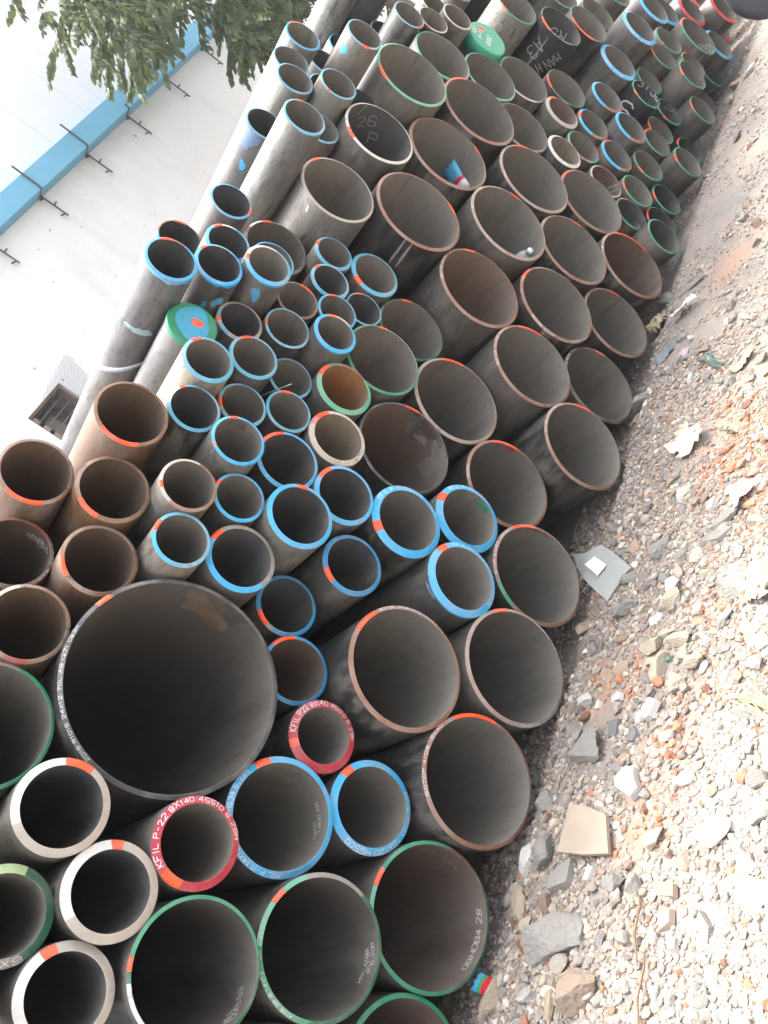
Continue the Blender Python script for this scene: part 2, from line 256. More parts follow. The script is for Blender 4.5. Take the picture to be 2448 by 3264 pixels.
RIMTXT = [
(1,'6X1',235.0,200.5),
(6,'A106 GR.6 14X12.7 L6.20M',177.5,103.5),
(9,'MSL P-11 14X100',205.0,145.0),
(9,'HS34 6.34M',112.5,67.0),
(10,'KFIL P-11 10X120 H550Q',317.0,162.5),
(11,'KFIL P22 8X140 45510 6.29M',112.0,-66.5),
(12,'KFIL P-22 8X140 45510 6.28M',149.5,-59.0),
(13,'2016 R1016 24X12.70L AB 1271 CB3M',162.5,90.5),
(14,'BOTOP A106 GRB 16X40',52.5,-13.0),
(15,'BOTOP 16X40',258.5,206.0),
(16,'BOTOP A106 16X40',132.0,63.5),
(17,'SYMP A106D 16X40',125.0,61.5),
(18,'KFIL P-11 10X120 H550Q',40.5,-105.5),
(19,'KFIL P-11 10X120',85.5,-6.0),
(20,'KFIL P-11 10X120',61.0,-29.5),
(72,'BOTOP A106',140.0,84.0),
(73,'BOTOP A106',118.5,69.0),
(75,'16X40',94.5,54.5),
(76,'16X40',113.5,76.5),
(77,'BOTOP A106D 16X40',123.5,57.0),
(78,'BOTOP A106 16X40',152.5,459.5),
(79,'A106 16X40',93.5,54.5),
(80,'BOTOP A106D 16X40',133.0,63.0),
(81,'A106 16X40',92.0,56.0),
(82,'CHINA A106 16X40',111.5,53.5),
(83,'L 16X40',128.5,104.5),
(86,'8X140 P22',297.5,211.5),
(104,'UNIT P22 8X60',347.5,243.0),
(125,'KFIL P-11 10X120 6X',250.0,91.0),
(127,'KFIL P-11 10X120',236.0,133.0),
(128,'KFIL P-11',210.5,169.5),
(120,'P91 Y',227.5,187.5),
(137,'KFIL',221.0,187.0),
]
BORETXT = [
(5,'12X9.53',(0.025,251.4),(0.075,279.6),0.022,'ck'),
(5,'SMLS',(0.045,245.4),(0.075,259.4),0.02,'ck'),
(6,'MSL A106',(0.055,263.5),(0.055,291.6),0.016,'ck'),
(6,'HT7 7-25 X',(0.025,273.5),(0.055,293.6),0.016,'ck'),
(6,'6.20M',(0.015,279.6),(0.025,297.7),0.016,'ck'),
(7,'0BHOB4 28',(0.035,247.4),(0.025,299.7),0.026,'ck'),
(7,'SML 14X',(0.095,16.1),(0.075,337.9),0.018,'gy'),
(9,'2000',(0.035,8.0),(0.025,321.8),0.034,'gy'),
(9,'B.NO',(0.085,327.8),(0.136,24.1),0.034,'gy'),
(9,'T.HEAT 43X',(0.045,281.6),(0.055,315.8),0.018,'ck'),
(9,'5X100',(0.065,277.5),(0.085,295.6),0.016,'ck'),
(63,'26',(0.126,42.2),(0.095,14.1),0.05,'gy'),
(63,'P',(0.186,12.1),(0.176,358.0),0.06,'gy'),
(63,'/',(0.065,56.3),(0.045,40.2),0.05,'gy'),
(104,'8X60',(0.025,333.9),(0.065,6.0),0.022,'ck'),
(104,'P22',(0.015,321.8),(0.065,347.9),0.022,'ck'),
(109,'RS',(0.065,333.9),(0.095,12.1),0.055,'ck'),
(132,'12X40',(0.015,303.7),(0.085,333.9),0.035,'ck'),
(132,'9REC',(0.005,275.5),(0.075,299.7),0.03,'ck'),
(142,'3T50',(0.035,38.2),(0.015,295.6),0.045,'ck'),
(143,'200',(0.045,16.1),(0.015,321.8),0.045,'gy'),
(152,'K21152',(0.005,315.8),(0.065,331.8),0.014,'ck'),
(152,'U081',(0.015,301.7),(0.065,315.8),0.014,'ck'),
(154,'41',(0.035,291.6),(0.055,315.8),0.03,'ck'),
(149,'~/-',(0.065,12.1),(0.025,333.9),0.05,'gy'),
(99,'673 X2',(0.045,343.9),(0.025,44.2),0.022,'br2'),
(13,'24X12.70 A106 GRB 2016 HEAT 431',(0.015,313.7),(0.025,263.5),0.014,'gy'),
]
BODYTXT = [
(142,'S',(0.05,169.4),(0.075,127.1),0.1,'ck'),
(109,'A3',(0.075,151.3),(0.175,145.2),0.07,'gy'),
(109,'MAN H',(0.075,208.7),(0.2,184.5),0.06,'gy'),
(107,'9.L',(0.05,157.3),(0.175,124.0),0.07,'gy'),
]
DAUBS = [
(38,'pb',(0.3,193.6),0.035,0.1),
(39,'b',(0.1,226.9),0.06,0.035),
(39,'b',(0.125,199.7),0.03,0.02),
(40,'b',(0.075,193.6),0.07,0.03),
(50,'tn',(0.075,108.9),0.16,0.03),
(51,'b',(0.075,151.3),0.06,0.035),
(47,'b',(0.175,184.5),0.04,0.035),
(47,'sb',(0.05,169.4),0.12,0.06),
(51,'tn',(0.15,124.0),0.12,0.025),
(19,'b',(0.025,93.8),0.02,0.01),
(18,'b',(0.025,139.2),0.012,0.06),
(21,'b',(0.0,72.6),0.01,0.05),
(64,'ck',(0.05,160.3),0.03,0.012),
(109,'gy',(0.175,169.4),0.22,0.01),
(65,'gy',(0.075,184.5),0.16,0.012),
(65,'gy',(0.075,193.6),0.2,0.01),
]
STRAP = (0.55, 199.7)
HERO = [
(1.958,2.013,0.069,0.046,'g',"grey rock sitting on the plastic sheet's corner"),
(1.824,2.0,0.102,0.087,'g','flat grey rock just below the plastic sheet'),
(2.025,1.875,0.063,0.09,'g','pale grey upright rock right of the plastic sheet'),
(1.97,1.633,0.128,0.066,'g','long grey rock slab beside a row of white tile chips'),
(2.025,1.61,0.118,0.054,'g','pale long rock behind the long grey slab'),
(1.713,1.509,0.11,0.093,'g','broad flat grey rock beside the crumpled beige cloth'),
(1.828,1.793,0.053,0.064,'w','white plaster chunk leaning on a cream one'),
(1.768,1.788,0.065,0.058,'c','cream chunk under the white plaster chunk'),
(1.712,1.844,0.067,0.04,'w','white flat chip below the flat grey rock'),
(1.623,1.765,0.073,0.028,'c','long cream stone in the sunlit rubble'),
(1.573,1.705,0.073,0.046,'c','rounded cream stone beside the long cream stone'),
(1.59,1.824,0.055,0.057,'c','lumpy cream stone at the edge of the shade'),
(1.547,1.605,0.06,0.048,'w','white triangular tile shard above the cream stones'),
(1.536,1.824,0.071,0.034,'c','cream flat stone below the lumpy one'),
(1.494,1.774,0.046,0.109,'c','bone shaped long cream stone'),
(1.418,1.699,0.054,0.059,'c','pale cream stone right of the bone shaped one'),
(1.484,1.636,0.061,0.054,'c',"cream stone left of the small green pebble's far side"),
(1.394,1.527,0.071,0.048,'w','large white triangular tile shard in the sun'),
(1.34,1.782,0.106,0.071,'w','biggest broken white tile piece lying in the sun'),
(1.432,2.013,0.033,0.037,'w','small white shard at the shade edge'),
(1.431,1.921,0.063,0.038,'w','white long chip above the biggest white tile piece'),
(1.279,2.011,0.141,0.106,'g','large flat grey boulder beside the lowest brown rimmed pipes'),
(1.321,1.902,0.065,0.073,'dg','dark grey broken rock left of the white tile piece'),
(1.278,1.824,0.052,0.048,'dg','smaller dark grey rock under the white tile piece'),
(1.107,1.789,0.07,0.085,'w','bright white block in orange dust'),
(0.953,2.224,0.059,0.102,'w','white plaster lump by the green rimmed pipe'),
(0.956,2.105,0.075,0.091,'g','grey rock right of the white plaster lump'),
(0.878,1.986,0.104,0.113,'g','rough grey rock below the tan tile'),
(0.878,1.891,0.048,0.048,'w','white chip below the tan tile'),
(0.7,1.939,0.151,0.132,'g','largest grey boulder near the bottom edge'),
(0.834,1.776,0.055,0.058,'g','speckled pale rock right of the rough grey rock'),
(0.83,1.711,0.038,0.045,'g','small speckled rock beside the pale speckled one'),
(0.817,1.612,0.082,0.042,'tn','flat brown grey shard in the sunny rubble'),
(0.746,1.6,0.053,0.053,'pk','pinkish grey stone below the flat shard'),
(0.788,1.346,0.074,0.069,'w','big white rock at the right edge'),
(0.941,1.5,0.108,0.066,'w','wide white slab in sunny orange dust'),
(0.722,1.48,0.038,0.073,'g','thin upright grey shard in the sun'),
(0.57,1.819,0.097,0.095,'tn','brownish rounded rock at the bottom edge'),
(1.135,2.18,0.068,0.062,'g','grey angular rock beside the lowest brown rim'),
(3.096,2.23,0.097,0.091,'g','grey rock touching the dark rimmed pipe'),
(3.821,2.055,0.149,0.053,'g','grey slab fragment lying near the yellow scrap'),
(3.963,2.265,0.09,0.062,'g','pale rock with an orange stain near the brown rim'),
(6.376,2.045,0.104,0.069,'w','pale stone in the grey gravel near the top'),
(6.551,2.207,0.077,0.112,'tn','tan stone beside the recessed green rimmed pipe'),
(2.122,1.673,0.044,0.064,'w','white tile chip beside pink plaster'),
(2.378,2.021,0.047,0.042,'w','white chip left of the pink plaster'),
(1.52,1.736,0.026,0.022,'gn','small green pebble among cream stones'),
(1.963,1.664,0.032,0.036,'w','first of two white tile chips by the long slab'),
(1.902,1.592,0.035,0.042,'w','second of two white tile chips by the long slab'),
(0.86,1.382,0.039,0.047,'c','cream stone left above the big white rock'),
(1.068,1.384,0.049,0.049,'g','grey stone at the right edge in the sun'),
(1.102,1.602,0.049,0.039,'w','white stone right of the orange dust streak'),
]
MISC = {'sheet': [(2.253, 2.404), (2.211, 2.311), (2.221, 2.229), (2.134, 2.136), (1.991, 2.002), (1.973, 2.045), (1.881, 2.095), (2.017, 2.231), (2.108, 2.313)], 'diamond': [(2.13, 2.278), (2.146, 2.225), (2.06, 2.136), (2.026, 2.174)], 'tile': [(1.07, 1.984), (1.02, 1.834), (0.913, 1.804), (0.931, 1.996)], 'packet': [(0.603, 2.271)], 'scrap_white': [(3.587, 2.03)], 'bag': [(3.755, 2.275)], 'rope': [(2.96, 1.771)], 'wrap': [(2.824, 1.617)], 'bluecloth': [(3.327, 2.125)], 'pinkwrap': [(3.182, 1.967)], 'paper': [(2.511, 1.817)], 'leaf': [(2.401, 1.591)], 'pink': [(2.087, 1.54)], 'cloth': [(1.662, 1.422)], 'straw': [(1.268, 1.396)], 'wood1': [(0.816, 2.171)], 'wood2': [(0.57, 2.209)], 'wood3': [(0.567, 1.934)], 'twigs': [(0.733, 1.667), (0.593, 1.621), (1.874, 2.188), (1.824, 2.0)], 'wood4': [(1.848, 2.248)], 'red': [(1.661, 1.605), (1.525, 1.869), (1.182, 1.638), (1.006, 1.648), (1.988, 1.483), (2.458, 1.482), (3.725, 1.792), (1.049, 1.7), (1.332, 1.588), (0.946, 1.767), (1.484, 1.998)]}


# ------------------------------------------------------------------ helpers
def tag(o, label=None, cat=None, group=None, kind=None):
    if label: o['label'] = label
    if cat: o['category'] = cat
    if group: o['group'] = group
    if kind: o['kind'] = kind
    return o

def link(o, parent=None):
    COL.objects.link(o)
    if parent is not None: o.parent = parent
    return o

def empty(name, loc=(0, 0, 0), rz=0.0):
    o = bpy.data.objects.new(name, None)
    o.empty_display_size = 0.05
    o.location = loc
    o.rotation_euler = (0, 0, rz)
    return link(o)

class MB:
    """collects vertices and faces; build() links them as one mesh object"""
    def __init__(s): s.v = []; s.f = []; s.m = []; s.sm = []
    def add(s, vs_, fs, mat=0, smooth=False):
        b = len(s.v); s.v += [tuple(p) for p in vs_]
        for f in fs:
            s.f.append(tuple(b + i for i in f)); s.m.append(mat); s.sm.append(smooth)
    def box(s, lo, hi, mat=0):
        x0, y0, z0 = lo; x1, y1, z1 = hi
        s.add([(x0, y0, z0), (x1, y0, z0), (x1, y1, z0), (x0, y1, z0), (x0, y0, z1), (x1, y0, z1), (x1, y1, z1), (x0, y1, z1)],
              [(0, 3, 2, 1), (4, 5, 6, 7), (0, 1, 5, 4), (1, 2, 6, 5), (2, 3, 7, 6), (3, 0, 4, 7)], mat)
    def tube(s, pts, rads, n=6, mat=0, cap=True):
        pts = [Vector(p) for p in pts]
        rings = []
        for i, p in enumerate(pts):
            d = (pts[min(i + 1, len(pts) - 1)] - pts[max(i - 1, 0)]).normalized()
            a = d.orthogonal().normalized() if i == 0 else (a - d * a.dot(d)).normalized()
            b = d.cross(a)
            rings.append([p + (a * math.cos(2 * math.pi * k / n) + b * math.sin(2 * math.pi * k / n)) * rads[i] for k in range(n)])
        vv = [q for r in rings for q in r]
        ff = [(i * n + k, i * n + (k + 1) % n, (i + 1) * n + (k + 1) % n, (i + 1) * n + k) for i in range(len(pts) - 1) for k in range(n)]
        s.add(vv, ff, mat, True)
        if cap:
            s.add(rings[0], [tuple(range(n))[::-1]], mat); s.add(rings[-1], [tuple(range(n))], mat)
    def mesh(s, name, mats):
        me = bpy.data.meshes.new(name)
        me.from_pydata(s.v, [], s.f)
        for m in (mats if isinstance(mats, (list, tuple)) else [mats]): me.materials.append(m)
        me.polygons.foreach_set('material_index', s.m)
        me.polygons.foreach_set('use_smooth', s.sm)
        me.update()
        return me
    def build(s, name, mats, parent=None):
        return link(bpy.data.objects.new(name, s.mesh(name, mats)), parent)

# smooth value noise in numpy, used for the shape of the ground
_rng = np.random.default_rng(5)
_tab = _rng.random((256, 256))
def vnoise(x, y):
    xi = np.floor(x).astype(int); yi = np.floor(y).astype(int)
    fx = x - xi; fy = y - yi
    fx = fx * fx * (3 - 2 * fx); fy = fy * fy * (3 - 2 * fy)
    a = _tab[xi & 255, yi & 255]; b = _tab[(xi + 1) & 255, yi & 255]; c = _tab[xi & 255, (yi + 1) & 255]; d = _tab[(xi + 1) & 255, (yi + 1) & 255]
    return (a * (1 - fx) + b * fx) * (1 - fy) + (c * (1 - fx) + d * fx) * fy - .5
def fbm(x, y, o=4):
    s = 0; a = 1.0
    for k in range(o):
        s = s + a * vnoise(x * 2 ** k + 17 * k, y * 2 ** k + 5 * k); a *= .5
    return s
def ground_z(x, y):
    x = np.asarray(x, float); y = np.asarray(y, float)
    t = np.clip((x - 4.3) / 3.4, 0, 1); t = t * t * (3 - 2 * t)
    under = np.clip((y - 2.16) / .16, 0, 1)
    return -.012 - .06 * under - .125 * t * np.clip((y - .2) / 1.6, 0, 1) + (1 - .8 * under) * .032 * fbm(x * 2.1 + 3, y * 2.1) * np.clip((2.6 - y) / .8, .25, 1) + .010 * fbm(x * 11, y * 11, 3)
RED = np.array(MISC['red'])
def redness(x, y):
    x = np.asarray(x, float); y = np.asarray(y, float)
    s = np.zeros_like(x)
    for i, (a, b) in enumerate(RED):
        r = .07 + .03 * (i % 3)
        if a > 2.4: r *= 2.2
        s = np.maximum(s, np.exp(-((x - a) ** 2 + (y - b) ** 2 * 1.6) / r ** 2))
    return np.clip(s * 1.5 * (.75 + 1.5 * fbm(x * 9 + 7, y * 9, 3)), 0, 1)

# ------------------------------------------------------------------ materials
def new_mat(name):
    m = bpy.data.materials.new(name); m.use_nodes = True
    nt = m.node_tree
    return m, nt, nt.nodes["Principled BSDF"]
def N(nt, t, **kw):
    n = nt.nodes.new(t)
    for k, v in kw.items(): setattr(n, k, v)
    return n
def noise(nt, vec, scale, detail=4, rough=.55):
    n = N(nt, "ShaderNodeTexNoise"); n.inputs['Scale'].default_value = scale; n.inputs['Detail'].default_value = detail; n.inputs['Roughness'].default_value = rough
    if vec is not None: nt.links.new(vec, n.inputs['Vector'])
    return n.outputs[0]
def ramp(nt, fac, a, b, ca=(0, 0, 0, 1), cb=(1, 1, 1, 1)):
    r = N(nt, "ShaderNodeValToRGB"); r.color_ramp.elements[0].position = a; r.color_ramp.elements[1].position = b
    r.color_ramp.elements[0].color = ca; r.color_ramp.elements[1].color = cb
    nt.links.new(fac, r.inputs[0]); return r.outputs[0]
def mix(nt, fac, a, b, mode='MIX'):
    m = N(nt, "ShaderNodeMix", data_type='RGBA', blend_type=mode)
    for s_, v in ((0, fac), (6, a), (7, b)):
        if isinstance(v, (int, float)): m.inputs[s_].default_value = v
        elif isinstance(v, tuple): m.inputs[s_].default_value = v if len(v) == 4 else v + (1,)
        else: nt.links.new(v, m.inputs[s_])
    return m.outputs[2]
def math_(nt, op, a, b=0.0):
    m = N(nt, "ShaderNodeMath", operation=op)
    for i, v in enumerate((a, b)):
        if isinstance(v, (int, float)): m.inputs[i].default_value = v
        else: nt.links.new(v, m.inputs[i])
    return m.outputs[0]
def bump(nt, bsdf, h, strength, dist=.002):
    b = N(nt, "ShaderNodeBump"); b.inputs['Strength'].default_value = strength; b.inputs['Distance'].default_value = dist
    nt.links.new(h, b.inputs['Height']); nt.links.new(b.outputs[0], bsdf.inputs['Normal'])
def obj_vec(nt, scale=(1, 1, 1), rand=True):
    tc = N(nt, "ShaderNodeTexCoord"); v = tc.outputs['Object']
    if rand:
        oi = N(nt, "ShaderNodeObjectInfo")
        k = N(nt, "ShaderNodeVectorMath", operation='SCALE'); k.inputs[0].default_value = (37.0, 11.0, 23.0); nt.links.new(oi.outputs['Random'], k.inputs['Scale'])
        ad = N(nt, "ShaderNodeVectorMath", operation='ADD'); nt.links.new(v, ad.inputs[0]); nt.links.new(k.outputs[0], ad.inputs[1]); v = ad.outputs[0]
    mp = N(nt, "ShaderNodeVectorMath", operation='MULTIPLY'); mp.inputs[1].default_value = scale
    nt.links.new(v, mp.inputs[0])
    return mp.outputs[0]

def steel_skin():
    m, nt, b = new_mat("steel_skin")
    oi = N(nt, "ShaderNodeObjectInfo")
    v1 = obj_vec(nt, (9, 3.2, 9)); v2 = obj_vec(nt, (30, 9, 30)); v3 = obj_vec(nt, (3, 1.1, 3))
    n1 = noise(nt, v1, 1.0, 6, .62); n2 = noise(nt, v2, 1.6, 5, .7); n3 = noise(nt, v3, 1.0, 3)
    var = mix(nt, n2, (.35, .35, .35), (1.7, 1.68, 1.64))
    base = mix(nt, 1.0, oi.outputs['Color'], var, 'MULTIPLY')
    dust = ramp(nt, n1, .47, .57)
    dfac = math_(nt, 'MULTIPLY', math_(nt, 'MULTIPLY', dust, oi.outputs['Alpha']), ramp(nt, n3, .3, .62))
    base = mix(nt, dfac, base, (.235, .215, .185))
    rust = math_(nt, 'MULTIPLY', ramp(nt, noise(nt, obj_vec(nt, (6, 4, 6)), 2.3, 5, .7), .57, .72), .55)
    base = mix(nt, rust, base, (.13, .07, .04))
    scr = ramp(nt, noise(nt, obj_vec(nt, (40, 3.0, 40)), 1.0, 4, .7), .60, .70)
    base = mix(nt, math_(nt, 'MULTIPLY', math_(nt, 'MULTIPLY', scr, oi.outputs['Alpha']), .55), base, (.21, .20, .18))
    blk = ramp(nt, noise(nt, obj_vec(nt, (14, 5, 14)), 1.0, 5, .68), .56, .66)
    base = mix(nt, math_(nt, 'MULTIPLY', blk, .6), base, (.03, .028, .026))
    sp = ramp(nt, noise(nt, obj_vec(nt, (1, .6, 1)), 75, 2, .5), .66, .72)
    base = mix(nt, math_(nt, 'MULTIPLY', sp, .5), base, (.05, .035, .025))
    nt.links.new(base, b.inputs['Base Color'])
    nt.links.new(ramp(nt, n1, .3, .7, (.38, .38, .38, 1), (.7, .7, .7, 1)), b.inputs['Roughness'])
    b.inputs['Specular IOR Level'].default_value = .55
    at = N(nt, "ShaderNodeAttribute", attribute_type='OBJECT', attribute_name='metal')
    nt.links.new(at.outputs['Fac'], b.inputs['Metallic'])
    bump(nt, b, math_(nt, 'ADD', n2, math_(nt, 'MULTIPLY', dust, .4)), .35, .003)
    return m
def steel_bore():
    m, nt, b = new_mat("steel_bore")
    at = N(nt, "ShaderNodeAttribute", attribute_type='OBJECT', attribute_name='bore')
    v1 = obj_vec(nt, (10, 1.5, 10)); v2 = obj_vec(nt, (26, 12, 26))
    n1 = noise(nt, v1, 1.0, 6, .6); n2 = noise(nt, v2, 1.6, 5, .7)
    base = mix(nt, 1.0, at.outputs['Color'], mix(nt, n2, (.72, .72, .72), (1.28, 1.27, 1.25)), 'MULTIPLY')
    base = mix(nt, math_(nt, 'MULTIPLY', ramp(nt, n1, .52, .68), .35), base, (.10, .075, .055))
    streak = ramp(nt, noise(nt, obj_vec(nt, (22, 1.0, 22)), 2.0, 5, .65), .62, .70)
    base = mix(nt, math_(nt, 'MULTIPLY', streak, .5), base, (.055, .05, .047))
    # dust plus painted light: a broken pale strip brightens the floor of the bore
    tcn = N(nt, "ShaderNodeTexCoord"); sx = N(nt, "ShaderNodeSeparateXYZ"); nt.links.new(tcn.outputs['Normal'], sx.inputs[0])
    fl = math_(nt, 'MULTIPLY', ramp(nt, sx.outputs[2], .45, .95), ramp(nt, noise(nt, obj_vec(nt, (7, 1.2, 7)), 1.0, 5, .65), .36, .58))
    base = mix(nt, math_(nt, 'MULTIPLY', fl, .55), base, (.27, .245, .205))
    nt.links.new(base, b.inputs['Base Color'])
    b.inputs['Roughness'].default_value = .62
    bump(nt, b, n2, .25, .002)
    return m
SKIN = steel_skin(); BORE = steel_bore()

def paint(name, col, chip=(.12, .10, .085), amount=.5, rough=.45, fade=(.5, .5, .48), fade_amt=.25):
    m, nt, b = new_mat(name)
    v = obj_vec(nt)
    n1 = noise(nt, v, 9, 5, .6); n2 = noise(nt, v, 55, 4, .65)
    c = mix(nt, math_(nt, 'MULTIPLY', ramp(nt, n1, .42, .68), fade_amt), col, fade)
    c = mix(nt, 1.0, c, mix(nt, n2, (.78, .78, .78), (1.2, 1.2, 1.2)), 'MULTIPLY')
    ch = math_(nt, 'MULTIPLY', ramp(nt, math_(nt, 'ADD', math_(nt, 'MULTIPLY', n2, .6), math_(nt, 'MULTIPLY', n1, .5)), .66 - .05 * amount, .70), amount)
    c = mix(nt, ch, c, chip)
    nt.links.new(c, b.inputs['Base Color'])
    b.inputs['Roughness'].default_value = rough
    bump(nt, b, n2, .2, .0008)
    return m
PAINT = {}
for code, (nm, c, chip, am, fd) in {
    'b': ("blue_paint", (.035, .34, .62), (.14, .13, .12), .35, .22), 'B2': ("deep_blue_paint", (.012, .20, .40), (.08, .08, .08), .35, .1),
    'lb': ("pale_blue_paint", (.085, .33, .47), (.16, .14, .12), .6, .35), 'G': ("green_paint", (.02, .22, .11), (.12, .11, .09), .4, .15),
    'dg': ("dark_green_paint", (.025, .12, .065), (.1, .09, .08), .5, .15), 'tg': ("sage_green_paint", (.10, .34, .22), (.16, .14, .11), .5, .3),
    'lg': ("light_green_paint", (.38, .52, .26), (.2, .2, .14), .2, .1), 'R': ("crimson_paint", (.36, .018, .035), (.35, .2, .18), .35, .12),
    'R2': ("red_paint", (.48, .012, .035), (.3, .02, .03), .2, .05), 'br': ("brown_primer", (.235, .115, .075), (.10, .06, .045), .5, .2),
    'bg': ("grey_brown_primer", (.28, .19, .15), (.12, .08, .06), .6, .35), 'bk': ("dark_brown_rim", (.09, .06, .05), (.05, .04, .035), .5, .2),
    'k': ("black_rim_paint", (.05, .054, .06), (.10, .10, .10), .5, .25), 'si': ("machined_steel", (.36, .325, .28), (.30, .25, .2), .5, .3),
    'ba': ("bare_steel_rim", (.21, .195, .17), (.11, .09, .07), .6, .3), 'wh': ("white_rim_paint", (.56, .545, .51), (.25, .21, .17), .6, .2),
    'cr': ("cream_rim", (.46, .40, .32), (.16, .10, .07), .8, .3), 'rs': ("rusty_rim", (.19, .10, .06), (.10, .05, .03), .7, .25),
    'dr': ("dark_red_paint", (.25, .03, .03), (.1, .05, .04), .5, .1), 'pk': ("faded_pink_mark", (.62, .16, .14), (.4, .2, .2), .3, .2),
    'o': ("orange_marker", (.80, .085, .018), (.5, .12, .06), .25, .1), 'ck': ("white_marker", (.62, .62, .60), (.4, .4, .4), .3, .1),
    'gy': ("grey_chalk", (.25, .25, .235), (.12, .12, .11), .8, .1), 'pb': ("pale_blue_smear", (.26, .38, .40), (.13, .12, .11), .9, .3), 'cb': ("cyan_smear", (.015, .29, .47), (.02, .16, .22), .5, .0), 'sb': ("slate_blue_stain", (.10, .17, .28), (.12, .13, .15), .6, .2), 'tn': ("tan_daub", (.42, .36, .24), (.3, .25, .2), .5, .2),
    'br2': ("dark_stamp", (.07, .05, .035), (.1, .08, .05), .4, .1), 'rp': ("rust_patch", (.15, .095, .055), (.12, .08, .05), .6, .15),
    'bl': ("black_flake", (.07, .062, .055), (.1, .1, .09), .5, .15), 'ls': ("light_scale", (.19, .178, .155), (.12, .11, .1), .6, .2)}.items():
    PAINT[code] = paint(nm, c, chip, min(.9, am + .2), .5, (.46, .45, .42), fd + .1)

def plain(name, col, rough=.6, nscale=12, var=.25, bumps=.2, metal=0.0, dist=.003, rand=True):
    m, nt, b = new_mat(name)
    v = obj_vec(nt, rand=rand)
    n1 = noise(nt, v, nscale, 6, .62)
    c = mix(nt, 1.0, col, mix(nt, n1, (1 - var,) * 3, (1 + var,) * 3), 'MULTIPLY')
    nt.links.new(c, b.inputs['Base Color'])
    b.inputs['Roughness'].default_value = rough; b.inputs['Metallic'].default_value = metal
    bump(nt, b, n1, bumps, dist)
    return m

# ------------------------------------------------------------------ ground: one sheet to the horizon, fine near the pile
def build_ground():
    xs = np.unique(np.round(np.concatenate([np.linspace(-150, -3, 14), np.linspace(-3, 0, 16), np.arange(0, 4.4, .02), np.arange(4.4, 9.2, .04), np.linspace(9.2, 14, 20), np.linspace(14, 160, 14)]), 4))
    ys = np.unique(np.round(np.concatenate([np.linspace(-150, -3, 14), np.linspace(-3, .8, 20), np.arange(.8, 2.7, .02), np.linspace(2.7, 9, 26), np.linspace(9, 150, 14)]), 4))
    X, Y = np.meshgrid(xs, ys, indexing='ij')
    Z = ground_z(X, Y)
    fade = np.clip((20 - np.abs(X - 4)) / 8, 0, 1) * np.clip((14 - np.abs(Y - 3)) / 8, 0, 1)
    Z = Z * fade - .02 * (1 - fade)
    nx, ny = X.shape
    co = np.stack([X, Y, Z], -1).reshape(-1, 3)
    idx = np.arange(nx * ny).reshape(nx, ny)
    q = np.stack([idx[:-1, :-1], idx[1:, :-1], idx[1:, 1:], idx[:-1, 1:]], -1).reshape(-1, 4)
    me = bpy.data.meshes.new("ground")
    me.from_pydata(co.tolist(), [], q.tolist())
    at = me.attributes.new("brick", 'FLOAT', 'POINT')
    at.data.foreach_set('value', redness(X, Y).reshape(-1).astype(np.float32))
    me.polygons.foreach_set('use_smooth', [True] * len(me.polygons))
    m, nt, b = new_mat("rubble_dust")
    v = obj_vec(nt, rand=False)
    n1 = noise(nt, v, 3.5, 5); n2 = noise(nt, v, 38, 6, .7); n3 = noise(nt, v, 150, 4, .7)
    c = mix(nt, ramp(nt, n1, .38, .62), (.25, .228, .205), (.32, .277, .235))
    c = mix(nt, math_(nt, 'MULTIPLY', ramp(nt, noise(nt, v, 7, 4), .5, .68), .5), c, (.36, .26, .20))
    br = N(nt, "ShaderNodeAttribute", attribute_name='brick')
    c = mix(nt, math_(nt, 'MULTIPLY', br.outputs['Fac'], .8), c, (.38, .245, .17))
    c = mix(nt, 1.0, c, mix(nt, n2, (.55, .55, .55), (1.4, 1.4, 1.4)), 'MULTIPLY')
    c = mix(nt, math_(nt, 'MULTIPLY', ramp(nt, n3, .62, .68), .5), c, (.55, .53, .5))
    nt.links.new(c, b.inputs['Base Color']); b.inputs['Roughness'].default_value = .95
    bump(nt, b, math_(nt, 'ADD', n2, math_(nt, 'MULTIPLY', n3, .5)), .8, .008)
    me.materials.append(m)
    return tag(link(bpy.data.objects.new("ground", me)), 'dusty rubble strewn earth in front of and under the pipe stack', None, None, 'structure')
build_ground()

# ------------------------------------------------------------------ pipes
rnd = random.Random(11)
BODY = {'K': ((.020, .020, .021), .22), 'd': ((.034, .033, .032), .85), 'm': ((.098, .09, .08), .6), 's': ((.15, .142, .13), .5), 'v': ((.22, .215, .208), .25), 'l': ((.115, .112, .115), .45),
        't': ((.15, .14, .125), .5), 'r': ((.15, .083, .047), .5), 'c': ((.22, .20, .17), .6), 'g': ((.08, .08, .075), .5)}
BCOL = {'n': (.178, .163, .142), 'k': (.075, .075, .08), 'b': (.165, .115, .09), 't': (.27, .22, .165), 'kb': (.11, .099, .086), 'ob': (.30, .145, .06), 'rb': (.125, .085, .055)}

FONT = {'A': "002640 1232", 'B': "00063645443303 3342413000", 'C': "4536160501103041", 'D': "00062645412000", 'E': "46060040 0333", 'F': "460600 0333",
 'G': "45361605011030414323", 'H': "0006 4046 0343", 'I': "2026", 'K': "0006 460340", 'L': "060040", 'M': "0006234640", 'N': "00064046", 'O': "16050110304145361626",
 'P': "00063645443303", 'Q': "160501103041453616 2240", 'R': "00063645443303 2340", 'S': "453616050413334241301001", 'T': "0646 2620", 'U': "060110304146",
 'V': "062046", 'W': "0610233046", 'X': "0046 0640", 'Y': "062346 2320", 'Z': "06460040", '0': "1605011030414536 1626", '1': "152620", '2': "05163645440040",
 '3': "05163645443323334241301001", '4': "36024232 3630", '5': "4606033342413010 1001", '6': "4536160501103041423303", '7': "064610", '8': "160504133341301001023344453616",
 '9': "1030414536160504133344", '-': "1333", '.': "2021", '/': "0046", '~': "0213243342"}

